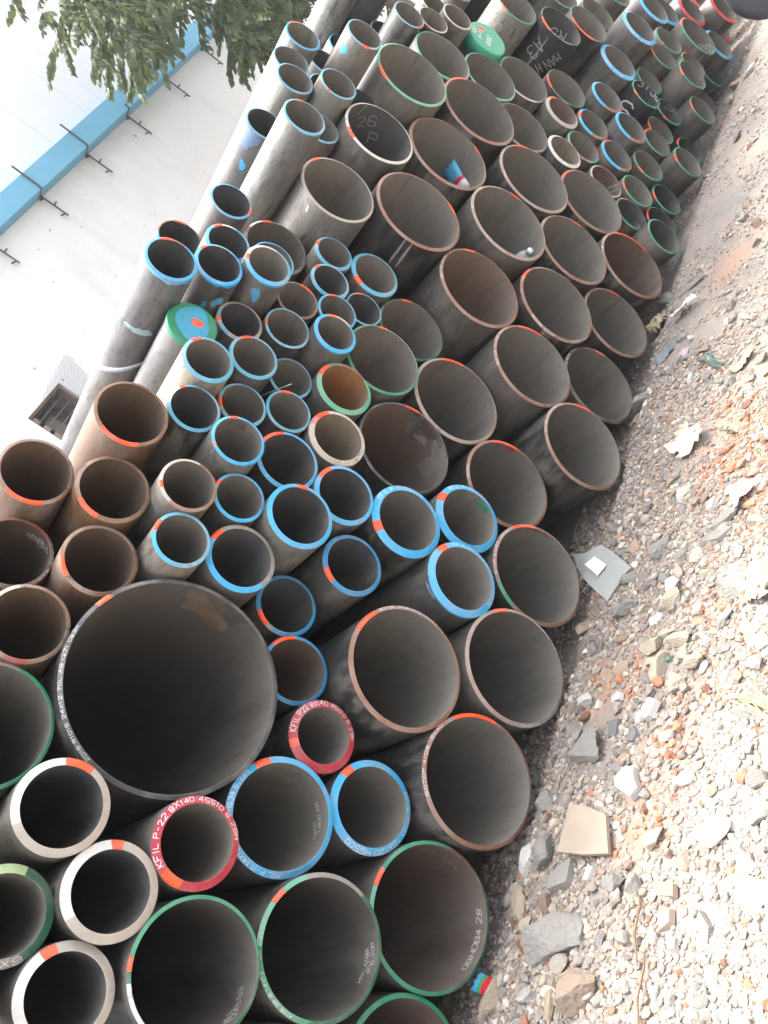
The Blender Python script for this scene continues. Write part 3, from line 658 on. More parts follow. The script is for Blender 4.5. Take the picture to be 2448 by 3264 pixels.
def strokes(text, r):
    """hand-written polylines; x grows along the line in units of the letter height / 6"""
    out = []; x = 0
    for ch in text:
        if ch == ' ': x += 3.2; continue
        sl = r.uniform(-.06, .12); dy = r.uniform(-.35, .35); sc = r.uniform(.9, 1.1)
        wch = 2.2 if ch in 'I1./' and ch != '/' else 4
        for st in FONT[ch].split():
            pts = [(int(st[i]), int(st[i + 1])) for i in range(0, len(st), 2)]
            if ch in 'I1.': pts = [(a - 1.0, b) for a, b in pts]
            out.append([(x + (a + sl * b) * sc + r.uniform(-.13, .13), b * sc + dy + r.uniform(-.15, .15)) for a, b in pts])
        x += wch * sc + 1.5
    return out, x - 1.5

def ribbon(mb, polys, width, fmap, step):
    """lay each polyline as a ribbon on a surface; fmap(a, b, lift) gives the 3D point"""
    k = 0
    for pl in polys:
        for (x0, y0), (x1, y1) in zip(pl[:-1], pl[1:]):
            L = math.hypot(x1 - x0, y1 - y0)
            if L < 1e-6: continue
            ux, uy = (x1 - x0) / L, (y1 - y0) / L
            x0_, y0_, x1_, y1_ = x0 - ux * width * .3, y0 - uy * width * .3, x1 + ux * width * .3, y1 + uy * width * .3
            n = max(1, int(L / step)); lift = (k % 7) * .00003; k += 1
            vv = []
            for i in range(n + 1):
                t = i / n; px, py = x0_ + (x1_ - x0_) * t, y0_ + (y1_ - y0_) * t
                vv.append(fmap(px - uy * width / 2, py + ux * width / 2, lift)); vv.append(fmap(px + uy * width / 2, py - ux * width / 2, lift))
            mb.add(vv, [(2 * i, 2 * i + 1, 2 * i + 3, 2 * i + 2) for i in range(n)])

def blob(r, n=16, rough=.35):
    ph = [r.uniform(0, 6.28) for _ in range(4)]
    return [1 + rough * sum(math.sin((k + 2) * 2 * math.pi * i / n + ph[k]) / (k + 1.3) for k in range(4)) for i in range(n)]

def cyl_patch(R, th0, y0, ly, lt, r, sign=1, lift=.0006, rough=.35, n=16):
    """irregular daub of paint lying on a cylinder; ly along the axis, lt round it"""
    mb = MB(); rad = blob(r, n, rough); vv = [(0, 0)]; ff = []
    rings = 3
    for k in range(1, rings + 1):
        for i in range(n):
            a = 2 * math.pi * i / n
            vv.append((math.cos(a) * rad[i] * k / rings, math.sin(a) * rad[i] * k / rings))
    for i in range(n):
        ff.append((0, 1 + i, 1 + (i + 1) % n))
        for k in range(rings - 1):
            b = 1 + k * n; ff.append((b + i, b + n + i, b + n + (i + 1) % n, b + (i + 1) % n))
    RR = R + sign * lift
    pts = [(RR * math.cos(R_(th0) + sign * u * lt / 2 / R), max(.006, y0 + w * ly / 2), RR * math.sin(R_(th0) + sign * u * lt / 2 / R)) for u, w in vv]
    mb.add(pts, ff, 0, True)
    return mb

PIPE = {}
def make_pipe(k, radius, x, z, d, wall, body, bore, rim, arcs, label):
    r = random.Random(k * 7 + 3)
    R = radius; w = wall / 1000; ri = R - w
    land = min(.0022, w * .3); bev = (w - land) * .58
    L = 6.1 + r.uniform(-.15, .15)
    if d + L > 8.85: L = 8.85 - d
    root = empty('steel_pipe', (x, d, z))
    tag(root, label, 'pipe', 'steel pipes stacked lengthwise with their ends showing')
    n = 80 if R > .15 else 60
    A = {round(i * 360 / n, 2) for i in range(n)}
    for a0, a1, c in arcs: A |= {round(a0 % 360, 2), round(a1 % 360, 2)}
    A = sorted(A); A = [a for i, a in enumerate(A) if i == 0 or a - A[i - 1] > .15]
    n = len(A)
    # slight out-of-round and a worn, uneven lip
    oval = r.uniform(-.0015, .0015)
    rr = [1 + oval * math.cos(2 * R_(a) + k) for a in A]
    cs = [(math.cos(R_(a)) * q, math.sin(R_(a)) * q) for a, q in zip(A, rr)]
    def ring(rad, y): return [(c * rad, y, s * rad) for c, s in cs]
    mb = MB()
    ys_o = [bev, bev + .04, L * .5, L]
    vv = [p for y in ys_o for p in ring(R, y)]
    mb.add(vv, [(j * n + i, j * n + (i + 1) % n, (j + 1) * n + (i + 1) % n, (j + 1) * n + i) for j in range(3) for i in range(n)], 0, True)
    ys_i = [0, .1, .5, 2, L]
    vv = [p for y in ys_i for p in ring(ri, y)]
    mb.add(vv, [(j * n + (i + 1) % n, j * n + i, (j + 1) * n + i, (j + 1) * n + (i + 1) % n) for j in range(4) for i in range(n)], 1, True)
    mb.add(ring(R, L) + ring(ri, L), [(i, (i + 1) % n, n + (i + 1) % n, n + i) for i in range(n)], 0)
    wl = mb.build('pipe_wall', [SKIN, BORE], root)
    bc, dust = BODY[body]; j = r.uniform(.85, 1.15)
    wl.color = (bc[0] * j, bc[1] * j * r.uniform(.97, 1.03), bc[2] * j * r.uniform(.94, 1.04), dust)
    bb = BCOL[bore]; j = r.uniform(.85, 1.15)
    wl['bore'] = [bb[0] * j, bb[1] * j, bb[2] * j]
    wl['metal'] = .5 if body == 'v' else (.35 if body == 'l' else 0.0)
    # rim: machined bevel and flat land, painted in arcs
    codes = [rim] + sorted({c for _, _, c in arcs if c not in ('o', 'pk')})
    def code_at(a):
        c = 0
        for a0, a1, q in arcs:
            if q in ('o', 'pk'): continue
            if (a - a0) % 360 < (a1 - a0): c = codes.index(q)
        return c
    mb = MB()
    mids = [((A[i] + (A[(i + 1) % n] if i < n - 1 else A[0] + 360)) / 2) % 360 for i in range(n)]
    ci = [code_at(a) for a in mids]
    for (r0, y0), (r1, y1) in (((ri, 0), (ri + land, 0)), ((ri + land, 0), (R, bev))):
        b = ring(r0, y0) + ring(r1, y1)
        base = len(mb.v); mb.v += b
        for i in range(n):
            mb.f.append((base + i, base + (i + 1) % n, base + n + (i + 1) % n, base + n + i)); mb.m.append(ci[i]); mb.sm.append(True)
    mb.build('rim', [PAINT[c] for c in codes], root)
    for a0, a1, c in arcs:
        if c not in ('o', 'pk'): continue
        mb = MB(); m = max(3, int((a1 - a0) / 4)); rows = [(ri - .0004, .004), (ri - .0004, -.0005), (ri + land, -.0006), ((ri + land + R) / 2, bev / 2 - .0006), (R + .0004, bev - .0006), (R + .0005, bev + r.uniform(.0, .004))]
        vv = []
        for q, (ra, y) in enumerate(rows):
            e0, e1 = r.uniform(-.9, .9), r.uniform(-.9, .9)
            for i in range(m + 1):
                a = R_(a0 + e0 + (a1 + e1 - a0 - e0) * i / m); q2 = 1 + oval * math.cos(2 * a + k)
                vv.append((math.cos(a) * ra * q2, y, math.sin(a) * ra * q2))
        mb.add(vv, [(q * (m + 1) + i, q * (m + 1) + i + 1, (q + 1) * (m + 1) + i + 1, (q + 1) * (m + 1) + i) for q in range(len(rows) - 1) for i in range(m)], 0, True)
        mb.build('paint_mark', PAINT[c], root)
    PIPE[k] = (root, R, ri, land, bev, L)
for args in PIPES: make_pipe(*args)


# writing on the bevels, in the bores and on the bodies
for k, text, t0, t1 in RIMTXT:
    root, R, ri, land, bev, L = PIPE[k]
    r = random.Random(k)
    pol, wid = strokes(text, r)
    arc = abs(R_(t1 - t0)) * (R + ri) / 2
    sx = arc / wid; bw = R - ri - land; hh = bw * .66 / 6; h0 = bw * .17
    pol = [[(a * sx, b * hh + h0) for a, b in p] for p in pol]
    nl = math.hypot(bw, bev); nr, ny = bev / nl, -bw / nl
    def fm(a, b, lift):
        th = R_(t0) + R_(t1 - t0) * a / arc; q = b / bw; li = .0005 + lift
        ra = ri + land + bw * q + nr * li * .8; y = bev * q + ny * li
        return (math.cos(th) * ra, y, math.sin(th) * ra)
    mb = MB(); ribbon(mb, pol, max(.0008, min(.0020, bw * .105)), fm, .006)
    mb.build('lettering', PAINT['ck'], root)['kind'] = 'stuff'
def wall_text(k, text, a, b, h, colr, inside):
    root, R, ri, land, bev, L = PIPE[k]
    r = random.Random(len(text) + k)
    pol, wid = strokes(text, r)
    rad = ri if inside else R; sg = 1 if inside else -1
    dth = (b[1] - a[1] + 180) % 360 - 180
    du, dv = sg * R_(dth) * rad, b[0] - a[0]
    Ln = math.hypot(du, dv) or .01; ux, uy = du / Ln, dv / Ln
    sx = Ln / max(wid, 1); hh = h / 6
    pol = [[(p * sx, q * hh) for p, q in pl] for pl in pol]
    def fm(p, q, lift):
        uu = p * ux - q * uy; v = p * uy + q * ux
        th = R_(a[1]) + sg * uu / rad; li = .0011 + lift
        ra = rad - li if inside else rad + li
        return (math.cos(th) * ra, max(.004, a[0] + v), math.sin(th) * ra)
    if k == 7 and colr == 'ck':                     # big stencilled characters, each a piece of its own
        groups = {}
        for p in pol: groups.setdefault(round(sum(q[0] for q in p) / len(p) / sx / 5.5), []).append(p)
        for g_ in groups.values():
            mb = MB(); ribbon(mb, g_, .0034, fm, .006); mb.build('letter', PAINT[colr], root)
        return
    mb = MB(); ribbon(mb, pol, max(.0014, h * (.13 if h < .03 else .10)), fm, .006)
    mb.build('lettering', PAINT[colr], root)['kind'] = 'stuff'
for q in BORETXT: wall_text(*q, True)
for q in BODYTXT: wall_text(*q, False)
for i, (k, c, (y, th), ly, lt) in enumerate(DAUBS):
    root, R, ri, land, bev, L = PIPE[k]
    cyl_patch(R, th, y, ly, lt, random.Random(i + 40), 1).build('paint_daub', PAINT[c], root)
for i, (k, c, y, th, ly, lt) in enumerate(BOREDAUBS):
    root, R, ri, land, bev, L = PIPE[k]
    cyl_patch(ri, th, y, ly, lt, random.Random(i + 90), -1, .0013, .45).build('bore_patch', PAINT[c], root)

# ragged blue brushwork running over the outer edge of the thickly painted small pipes
for k, c, a0, a1, ln in ((38, 'b', 150, 330, .030), (39, 'b', 160, 340, .022), (40, 'b', 170, 330, .018), (90, 'b', 140, 300, .012), (46, 'lb', 190, 350, .012), (33, 'lb', 200, 330, .01), (18, 'b', 130, 270, .008), (28, 'lb', 180, 300, .01)):
    root, R, ri, land, bev, L = PIPE[k]; r = random.Random(k); mb = MB(); m = 40
    w1 = [r.uniform(.25, 1) for _ in range(m + 1)]; w1 = [(w1[max(i - 1, 0)] + 2 * w1[i] + w1[min(i + 1, m)]) / 4 for i in range(m + 1)]
    vv = []
    for i in range(m + 1):
        a = R_(a0 + (a1 - a0) * i / m); e = ln * w1[i] * math.sin(math.pi * min(1, max(.04, i / m))) ** .4
        for f in (0, .5, 1): vv.append((math.cos(a) * (R + .0006), bev - .0003 + e * f, math.sin(a) * (R + .0006)))
    mb.add(vv, [(3 * i + j, 3 * i + j + 1, 3 * i + j + 4, 3 * i + j + 3) for i in range(m) for j in (0, 1)], 0, True)
    mb.build('paint_smear', PAINT[c], root)

# plastic caps over two pipe ends
def cap(k, skirt, col, rough=.4):
    root, R, ri, land, bev, L = PIPE[k]
    m = plain('green_cap_plastic' if k == 108 else 'green_cap_paint', col, .42, 20, .12, .1)
    mb = MB(); n = 72; Rc = R + .003
    prof = [(0, -.0045), (R * .5, -.005), (R * .9, -.0045), (Rc - .004, -.004), (Rc, 0), (Rc, skirt), (R + .0006, skirt)]
    vv = [(math.cos(2 * math.pi * i / n) * a, y, math.sin(2 * math.pi * i / n) * a) for a, y in prof for i in range(n)]
    mb.add(vv, [(j * n + i, j * n + (i + 1) % n, (j + 1) * n + (i + 1) % n, (j + 1) * n + i) for j in range(len(prof) - 1) for i in range(n)], 0, True)
    c_ = mb.build('end_cap', m, root); 
    return c_, R
c35, R35 = cap(35, .012, (.02, .20, .10))
c108, R108 = cap(108, .075, (.045, .30, .19))
def disc_blob(parent, cx, cz, rx, rz, rot, c, seed, y=-.0062, rough=.3, name='paint_smear'):
    r = random.Random(seed); rad = blob(r, 26, rough); mb = MB(); vv = [(cx, y - .0012, cz)]
    for k in (.55, 1.0):
        for i in range(26):
            a = 2 * math.pi * i / 26; u, v = math.cos(a) * rad[i] * rx * k, math.sin(a) * rad[i] * rz * k
            vv.append((cx + u * math.cos(rot) - v * math.sin(rot), y - (.001 if k < 1 else 0), cz + u * math.sin(rot) + v * math.cos(rot)))
    ff = [(0, 1 + i, 1 + (i + 1) % 26) for i in range(26)] + [(1 + i, 27 + i, 27 + (i + 1) % 26, 1 + (i + 1) % 26) for i in range(26)]
    mb.add(vv, ff, 0, True); return mb.build(name, PAINT[c], parent)
disc_blob(c35, .0, .0, .066, .063, .4, 'cb', 3, -.0064, .13)
disc_blob(c35, .012, -.012, .014, .026, .5, 'o', 8, -.0085, .2)
disc_blob(c108, .03, .058, .018, .022, .2, 'o', 5, -.0064, .08)
def cap_text(text, x0, z0, dx, dz, h):
    pol, wid = strokes(text, random.Random(len(text) + 2)); Ln = math.hypot(dx, dz); ux, uz = dx / Ln, dz / Ln
    pol = [[(a * Ln / wid, b * h / 6) for a, b in p] for p in pol]
    mb = MB(); ribbon(mb, pol, .0042, lambda a, b, l: (x0 + a * ux - b * uz, -.0068 - l, z0 + a * uz + b * ux), .02)
    mb.build('lettering', PAINT['ck'], c108)
cap_text("KEI", -.050, .062, .055, .02, .022); cap_text("P-11", -.055, .022, .07, .02, .022); cap_text("8X80", -.058, -.035, .085, .018, .026)

# pale strap round the long blue daubed pipe
def strap():
    root, R, ri, land, bev, L = PIPE[38]; mb = MB(); n = 48; y0 = STRAP[0]
    for (ra, y) in ((0, 0),): pass
    prof = [(R + .0005, 0), (R + .0014, 0), (R + .0014, .03), (R + .0005, .03)]
    vv = [(math.cos(2 * math.pi * i / n) * a, y + y0 + .09 * math.sin(2 * math.pi * i / n), math.sin(2 * math.pi * i / n) * a) for a, y in prof for i in range(n)]
    mb.add(vv, [(j * n + i, j * n + (i + 1) % n, (j + 1) * n + (i + 1) % n, (j + 1) * n + i) for j in range(3) for i in range(n)], 0, True)
    o = mb.build('strap', plain('white_strap', (.45, .49, .53), .5, 30, .1, .1)); o.location = root.location
    tag(o, 'pale strap wrapped round the long blue daubed pipe', 'strap')
strap()

# ------------------------------------------------------------------ the building behind
wall_m, nt, b = new_mat("white_plaster")
v = obj_vec(nt, rand=False)
n1 = noise(nt, v, .9, 6, .6); n2 = noise(nt, v, 14, 6, .7)
c = mix(nt, math_(nt, 'MULTIPLY', ramp(nt, n1, .5, .75), .35), (.84, .855, .86), (.66, .645, .61))
c = mix(nt, math_(nt, 'MULTIPLY', ramp(nt, n2, .60, .70), .5), c, (.50, .455, .40))
sp = ramp(nt, noise(nt, v, 11, 2, .4), .735, .75)
c = mix(nt, math_(nt, 'MULTIPLY', sp, .8), c, (.22, .20, .18))
low = noise(nt, obj_vec(nt, (1.2, 1, .35), False), 1.6, 5, .6)
c = mix(nt, math_(nt, 'MULTIPLY', ramp(nt, low, .52, .72), .3), c, (.58, .55, .50))
nt.links.new(c, b.inputs['Base Color']); b.inputs['Roughness'].default_value = .85; bump(nt, b, n2, .15, .004)
beam_m = plain('blue_wall_paint', (.18, .46, .65), .6, 3.0, .14, .15)
clad_m = plain('white_sheet_cladding', (.80, .81, .82), .45, 2.0, .06, .05)
rod_m = plain('dark_iron', (.09, .08, .085), .6, 30, .3, .3)
brick_m = plain('bare_brown_frame', (.27, .19, .155), .9, 25, .35, .5)
room_m = plain('dim_room', (.17, .165, .16), .9, 5, .2, .1)
BA = math.atan2(-.07, 1.0)
bld = empty('white_building', (8, 9.35, 0), BA)
tag(bld, 'white building with a blue beam and hanging iron pegs behind the pipes', 'building')
NX0, NX1, NZ0, NZ1 = -2.475, -1.84, 2.62, 3.26
mb = MB()
X0, X1, ZT = -16.0, 14.0, 4.947
for lo, hi in (((X0, 0, -.3), (NX0, .25, ZT)), ((NX1, 0, -.3), (X1, .25, ZT)), ((NX0, 0, -.3), (NX1, .25, NZ0)), ((NX0, 0, NZ1), (NX1, .25, ZT))): mb.box(lo, hi)
mb.build('wall', wall_m, bld)
mb = MB(); mb.box((X0, -.21, 4.95), (X1, .25, 5.245)); mb.build('beam', beam_m, bld)
seams = [-15.9, -12.6, -9.4, -6.2, -3.0, -1.1, .35, 1.2, 2.03, 2.40, 2.55, 3.4, 4.25, 5.1, 6.0, 8.0, 11.0, 13.9]
for a_, b_ in zip(seams[:-1], seams[1:]):
    mb = MB(); mb.box((a_ + .0025, .015, 5.248), (b_ - .0025, .07, 9.0)); mb.build('cladding_panel', clad_m, bld)
mb = MB(); mb.box((X0, .075, 5.248), (X1, .25, 8.98)); mb.build('backing_wall', room_m, bld)
mb = MB(); mb.box((X0, -.2, 9.003), (X1, 6, 9.12)); mb.build('roof', clad_m, bld)
# opening with its frame, broken rails and a loose flap of chicken wire
mb = MB(); mb.box((NX0 + .002, .42, NZ0 + .002), (NX1 - .002, .44, NZ1 - .002)); mb.build('room_back', room_m, bld)
for lo, hi in (((NX0 + .001, .05, NZ0 + .03), (NX0 + .03, .41, NZ1 - .03)), ((NX1 - .03, .05, NZ0 + .03), (NX1 - .001, .41, NZ1 - .03)), ((NX0 + .001, .05, NZ1 - .028), (NX1 - .001, .41, NZ1 - .001)), ((NX0 + .001, .05, NZ0 + .001), (NX1 - .001, .41, NZ0 + .028))):
    mb = MB(); mb.box(lo, hi); mb.build('frame_board', brick_m, bld)
bar_m = plain('grey_bar', (.30, .28, .26), .7, 30, .2, .2)
for i in range(5):
    zz = NZ0 + .10 + i * .11
    mb = MB(); mb.tube([(NX0 + .035, .2, zz), (NX1 - .035, .2, zz + .01)], [.008, .008], 6); mb.build('window_bar', bar_m, bld)
for i in range(4):
    z0 = NZ0 + .06 + i * .15
    mb = MB(); mb.box((NX0 + .031, .06, z0), (NX0 + .085, .18, z0 + .09)); mb.build('broken_block', plain('pale_brown_block', (.34, .27, .235), .9, 25, .3, .4), bld)
mb = MB(); mb.box((NX0 + .2, .30, NZ0 + .03), (NX0 + .36, .36, NZ1 - .13)); mb.build('hanging_panel', plain('grey_board', (.24, .23, .21), .8, 12, .2, .1), bld)
mb = MB(); mb.tube([(NX0 + .42, .22, NZ1 - .06), (NX0 + .50, .2, NZ1 - .25), (NX0 + .47, .2, NZ0 + .20), (NX0 + .36, .2, NZ0 + .12), (NX0 + .30, .22, NZ0 + .2)], [.011] * 5, 8); mb.build('cable', rod_m, bld)
def wire_mesh():
    mb = MB(); s = .017
    poly = [(NX0 + .30, NZ1 + .03), (NX0 + .98, NZ1 + .17), (NX0 + 1.03, NZ1 + .12), (NX1 + .18, NZ0 - .02), (NX0 + .44, NZ0 + .02)]
    def inside(p):
        c_ = False; m = len(poly)
        for i in range(m):
            (x1, y1), (x2, y2) = poly[i], poly[(i + 1) % m]
            if (y1 > p[1]) != (y2 > p[1]) and p[0] < (x2 - x1) * (p[1] - y1) / (y2 - y1) + x1: c_ = not c_
        return c_
    h = s * math.sqrt(3) / 2; t = .0013
    def seg(p, q):
        if not (inside(p) and inside(q)): return
        dx, dz = q[0] - p[0], q[1] - p[1]; L = math.hypot(dx, dz); nx, nz = -dz / L * t, dx / L * t
        yy = lambda p_: -.012 - .02 * max(0, math.sin(p_[0] * 5 + p_[1] * 3))
        mb.add([(p[0] + nx, yy(p), p[1] + nz), (p[0] - nx, yy(p), p[1] - nz), (q[0] - nx, yy(q), q[1] - nz), (q[0] + nx, yy(q), q[1] + nz)], [(0, 1, 2, 3)])
    for i in range(0, 60):
        for j in range(0, 60):
            cx = NX0 + .25 + i * 1.5 * s; cz = NZ0 - .1 + j * 2 * h + (h if i % 2 else 0)
            hx = [(cx + s * math.cos(R_(60 * q)), cz + s * math.sin(R_(60 * q))) for q in range(6)]
            for q in (0, 1, 2): seg(hx[q], hx[q + 1])
    mb.build('wire_mesh', plain('galvanised_wire', (.10, .10, .095), .5, 40, .2, .1), bld)
wire_mesh()
# iron brackets with pegs hanging under the beam, a rod bent round the beam at two of them
cb = math.cos(BA)
for i, X in enumerate((11.5, 10.39, 9.35, 8.29, 7.23, 6.17, 12.55)):
    lx = (X - 8) / cb; rr_ = random.Random(i)
    mb = MB(); y = -.05
    mb.tube([(lx, y, 4.945), (lx + .01, y, 4.54)], [.0115, .0115], 8)
    for q, (zz, sd) in enumerate(((4.90, -1), (4.75, 1), (4.585, -1))):
        mb.tube([(lx, y, zz), (lx + sd * .07, y - .01, zz + .012)], [.011, .011], 6)
    mb.tube([(lx, y, 4.93), (lx, 0, 4.93)], [.012, .012], 6)
    mb.build('peg_bracket', rod_m, bld)
    if X in (9.35, 8.29, 10.39):
        mb = MB()
        top = 5.38 if X != 10.39 else 5.02
        mb.tube([(lx - .02, -.028, 4.952), (lx - .02, -.222, 4.95), (lx - .02, -.232, 5.0), (lx - .02, -.232, top)], [.013] * 4, 8)
        mb.build('bent_rod', rod_m, bld)

# ------------------------------------------------------------------ tree overhanging from the right
leaf_m, nt, b = new_mat("green_leaf")
oi = N(nt, "ShaderNodeObjectInfo"); ga = N(nt, "ShaderNodeNewGeometry")
lc = mix(nt, ga.outputs['Random Per Island'], (.062, .088, .046), (.105, .135, .062))
lc = mix(nt, ramp(nt, ga.outputs['Random Per Island'], .90, .96), lc, (.17, .20, .06))
nt.links.new(lc, b.inputs['Base Color']); b.inputs['Roughness'].default_value = .5
tr = N(nt, "ShaderNodeBsdfTranslucent"); nt.links.new(mix(nt, .5, lc, (.12, .16, .045)), tr.inputs['Color'])
mx = N(nt, "ShaderNodeMixShader"); mx.inputs[0].default_value = .35
nt.links.new(b.outputs[0], mx.inputs[1]); nt.links.new(tr.outputs[0], mx.inputs[2]); nt.links.new(mx.outputs[0], nt.nodes['Material Output'].inputs['Surface'])
bark_m = plain('grey_bark', (.14, .115, .09), .9, 18, .35, .6)
def leaf_geo(mb, M, r, ln=.42, pairs=9, lw=.066, ll=.125):
    """compound leaf: a drooping stalk with leaflets that hang from it"""
    def st(t): return Vector((ln * t, 0, -.35 * ln * t * t))
    mb.tube([M @ st(t) for t in (0, .5, 1)], [.003, .002, .001], 3, 1, False)
    for i in range(pairs):
        t = .18 + .8 * i / (pairs - 1)
        for sd in (-1, 1):
            p = st(t); l = ll * r.uniform(.75, 1.15) * (1 - .35 * abs(t - .5)); w = lw * r.uniform(.85, 1.15)
            d = Vector((.25 + .3 * t, sd * r.uniform(.25, .7), -1 + r.uniform(-.1, .35))).normalized()
            s_ = Vector((d.z, 0, -d.x)).normalized() * w / 2 * r.choice((1, 1, .7)); s_ += Vector((0, r.uniform(-.4, .4) * w, 0))
            n_ = d.cross(s_).normalized() * w * .18
            q = [p, p + d * l * .35 + s_, p + d * l * .4 + n_, p + d * l * .35 - s_, p + d * l * .75 + s_ * .7 + Vector((.008, 0, 0)), p + d * l * .75 - s_ * .7 + Vector((.008, 0, 0)), p + d * l + Vector((.02, 0, 0))]
            mb.add([M @ a for a in q], [(0, 1, 2), (0, 2, 3), (1, 4, 2), (2, 5, 3), (2, 4, 6), (2, 6, 5)], 0, False)
tree = empty('overhanging_tree', (12.3, 6.2, 0))
tag(tree, 'leafy tree with drooping compound leaves hanging over the blue beam', 'tree')
T0 = Vector((12.3, 6.2, 0))
mb = MB(); mb.tube([(0, 0, -.2), (.05, .05, 1.4), (-.1, .0, 2.8), (-.2, .1, 4.2)], [.17, .15, .13, .11], 12); mb.build('trunk', bark_m, tree)
lr = random.Random(21)
limbs = [((-.2, .1, 4.0), (-1.0, .2, 5.3), (-2.6, .3, 6.0), (-4.2, .1, 6.0)), ((-.1, 0, 3.4), (-.9, .6, 4.3), (-2.0, 1.1, 5.0), (-3.2, 1.3, 5.2)), ((-.2, .1, 4.1), (.3, -.3, 5.8), (-.6, -.6, 7.0), (-2.2, -.6, 7.2)),
         ((-.1, 0, 2.9), (-.7, .4, 3.6), (-1.3, .7, 4.1), (-2.0, .8, 4.3)), ((-.2, .1, 4.2), (.9, .2, 5.5), (1.8, .3, 6.0), (2.6, .2, 6.1)), ((-.15, .1, 3.8), (-.8, -.9, 5.0), (-1.9, -1.5, 5.9), (-3.4, -1.6, 6.2))]
for lb in limbs:
    mb = MB(); mb.tube(lb, [.085, .055, .032, .012], 7); mb.build('branch', bark_m, tree)
LEAFM = []
for i in range(5):
    mb = MB(); leaf_geo(mb, Matrix.Identity(4), random.Random(i + 60), .42 + .05 * (i % 3), 8 + i % 3); LEAFM.append(mb.mesh('leaf', [leaf_m, bark_m]))
CAMP = Vector((0, 0, CAMZ))
def at_px(px, py, y):
    d = right * (px - 1224) - up * (py - 1632) + fwd * 2769.57
    return CAMP + d * (y / d.y)
spots = [(190, 90), (230, 40), (240, 140), (300, 20), (330, 50), (340, 100), (300, 110), (390, 20), (420, 50), (440, 100), (410, 140), (385, 175), (460, 150), (480, 50), (520, 30), (530, 90), (575, 50), (555, 140), (500, 190), (470, 160),
         (590, 70), (610, 15), (450, 20), (400, 90), (365, 150), (430, 190), (540, 10), (260, 70), (290, 60), (765, 20), (775, 60), (790, 30), (830, 50), (800, 100), (850, 100), (880, 40), (840, 150), (860, 180), (800, 160), (900, 110), (930, 50), (960, 10), (940, 90), (810, 200), (885, 150), (780, 110), (770, 80), (905, 20), (985, 30)]
nleaf = 0
for i, (px, py) in enumerate(spots):
    for q in range(4 if px < 700 else 6):
        if nleaf >= 256: break
        yy = lr.uniform(5.6, 7.4) if px < 700 else lr.uniform(5.9, 7.6)
        p = at_px(px + lr.uniform(-22, 22) - 50, py + lr.uniform(-22, 22) - 46, yy)
        o = bpy.data.objects.new('leaf', LEAFM[nleaf % 5]); link(o, tree)
        o.location = p - T0
        o.rotation_euler = (lr.uniform(-.3, .3), lr.uniform(-.15, .75), math.pi + lr.uniform(-1.3, 1.3)); s_ = lr.uniform(.75, 1.1); o.scale = (s_,) * 3
        nleaf += 1
mb = MB()
for lb in limbs:                                     # the rest of the crown, above and beyond the picture
    for q in range(130):
        t = lr.uniform(.35, 1.05); sgm = min(2, int(t * 3)); f_ = t * 3 - sgm
        p = Vector(lb[sgm]).lerp(Vector(lb[sgm + 1]), f_) + Vector((lr.gauss(0, .45), lr.gauss(0, .45), lr.gauss(.1, .38)))
        w_ = p + T0
        d = w_ - CAMP; zc = d.dot(fwd); u_ = 1224 + d.dot(right) / zc * 2769.57; v_ = 1632 - d.dot(up) / zc * 2769.57
        if v_ > -20 and u_ < 1000 and not (v_ < 40 and 300 < u_): continue
        M = Matrix.Translation(p) @ Matrix.Rotation(lr.uniform(0, 6.28), 4, 'Z') @ Matrix.Rotation(lr.uniform(-.2, .7), 4, 'Y')
        leaf_geo(mb, M, lr, .45, 6, .06, .15)
for q in range(230):                                 # dense shaded inside of the crown seen behind the nearer leaves
    a_ = lr.choice(((420, 560, 0, 110), (450, 520, 60, 150), (755, 1000, -20, 150), (790, 900, 60, 190), (300, 440, -30, 40)))
    p = at_px(lr.uniform(a_[0], a_[1]) - 50, lr.uniform(a_[2], a_[3]) - 44, lr.uniform(6.6, 8.3)) - T0
    leaf_geo(mb, Matrix.Translation(p) @ Matrix.Rotation(lr.uniform(0, 6.28), 4, 'Z') @ Matrix.Rotation(lr.uniform(-.2, .7), 4, 'Y'), lr, .4, 6, .055, .14)
cr_ = mb.build('crown', [leaf_m, bark_m], tree); cr_['kind'] = 'stuff'

# ------------------------------------------------------------------ hazy air
HAZE = 0.0018
if HAZE > 0:
    mb = MB(); mb.box((-170, -170, -1.2), (175, 170, 9.6))
    hm = bpy.data.materials.new('haze'); hm.use_nodes = True; ht = hm.node_tree; ht.nodes.clear()
    pv = ht.nodes.new('ShaderNodeVolumePrincipled'); pv.inputs['Color'].default_value = (.92, .95, 1, 1); pv.inputs['Density'].default_value = HAZE; pv.inputs['Anisotropy'].default_value = .2
    ho = ht.nodes.new('ShaderNodeOutputMaterial'); ht.links.new(pv.outputs[0], ho.inputs['Volume'])
    tag(mb.build('haze', hm), 'pale dusty air over the yard', None, None, 'stuff')

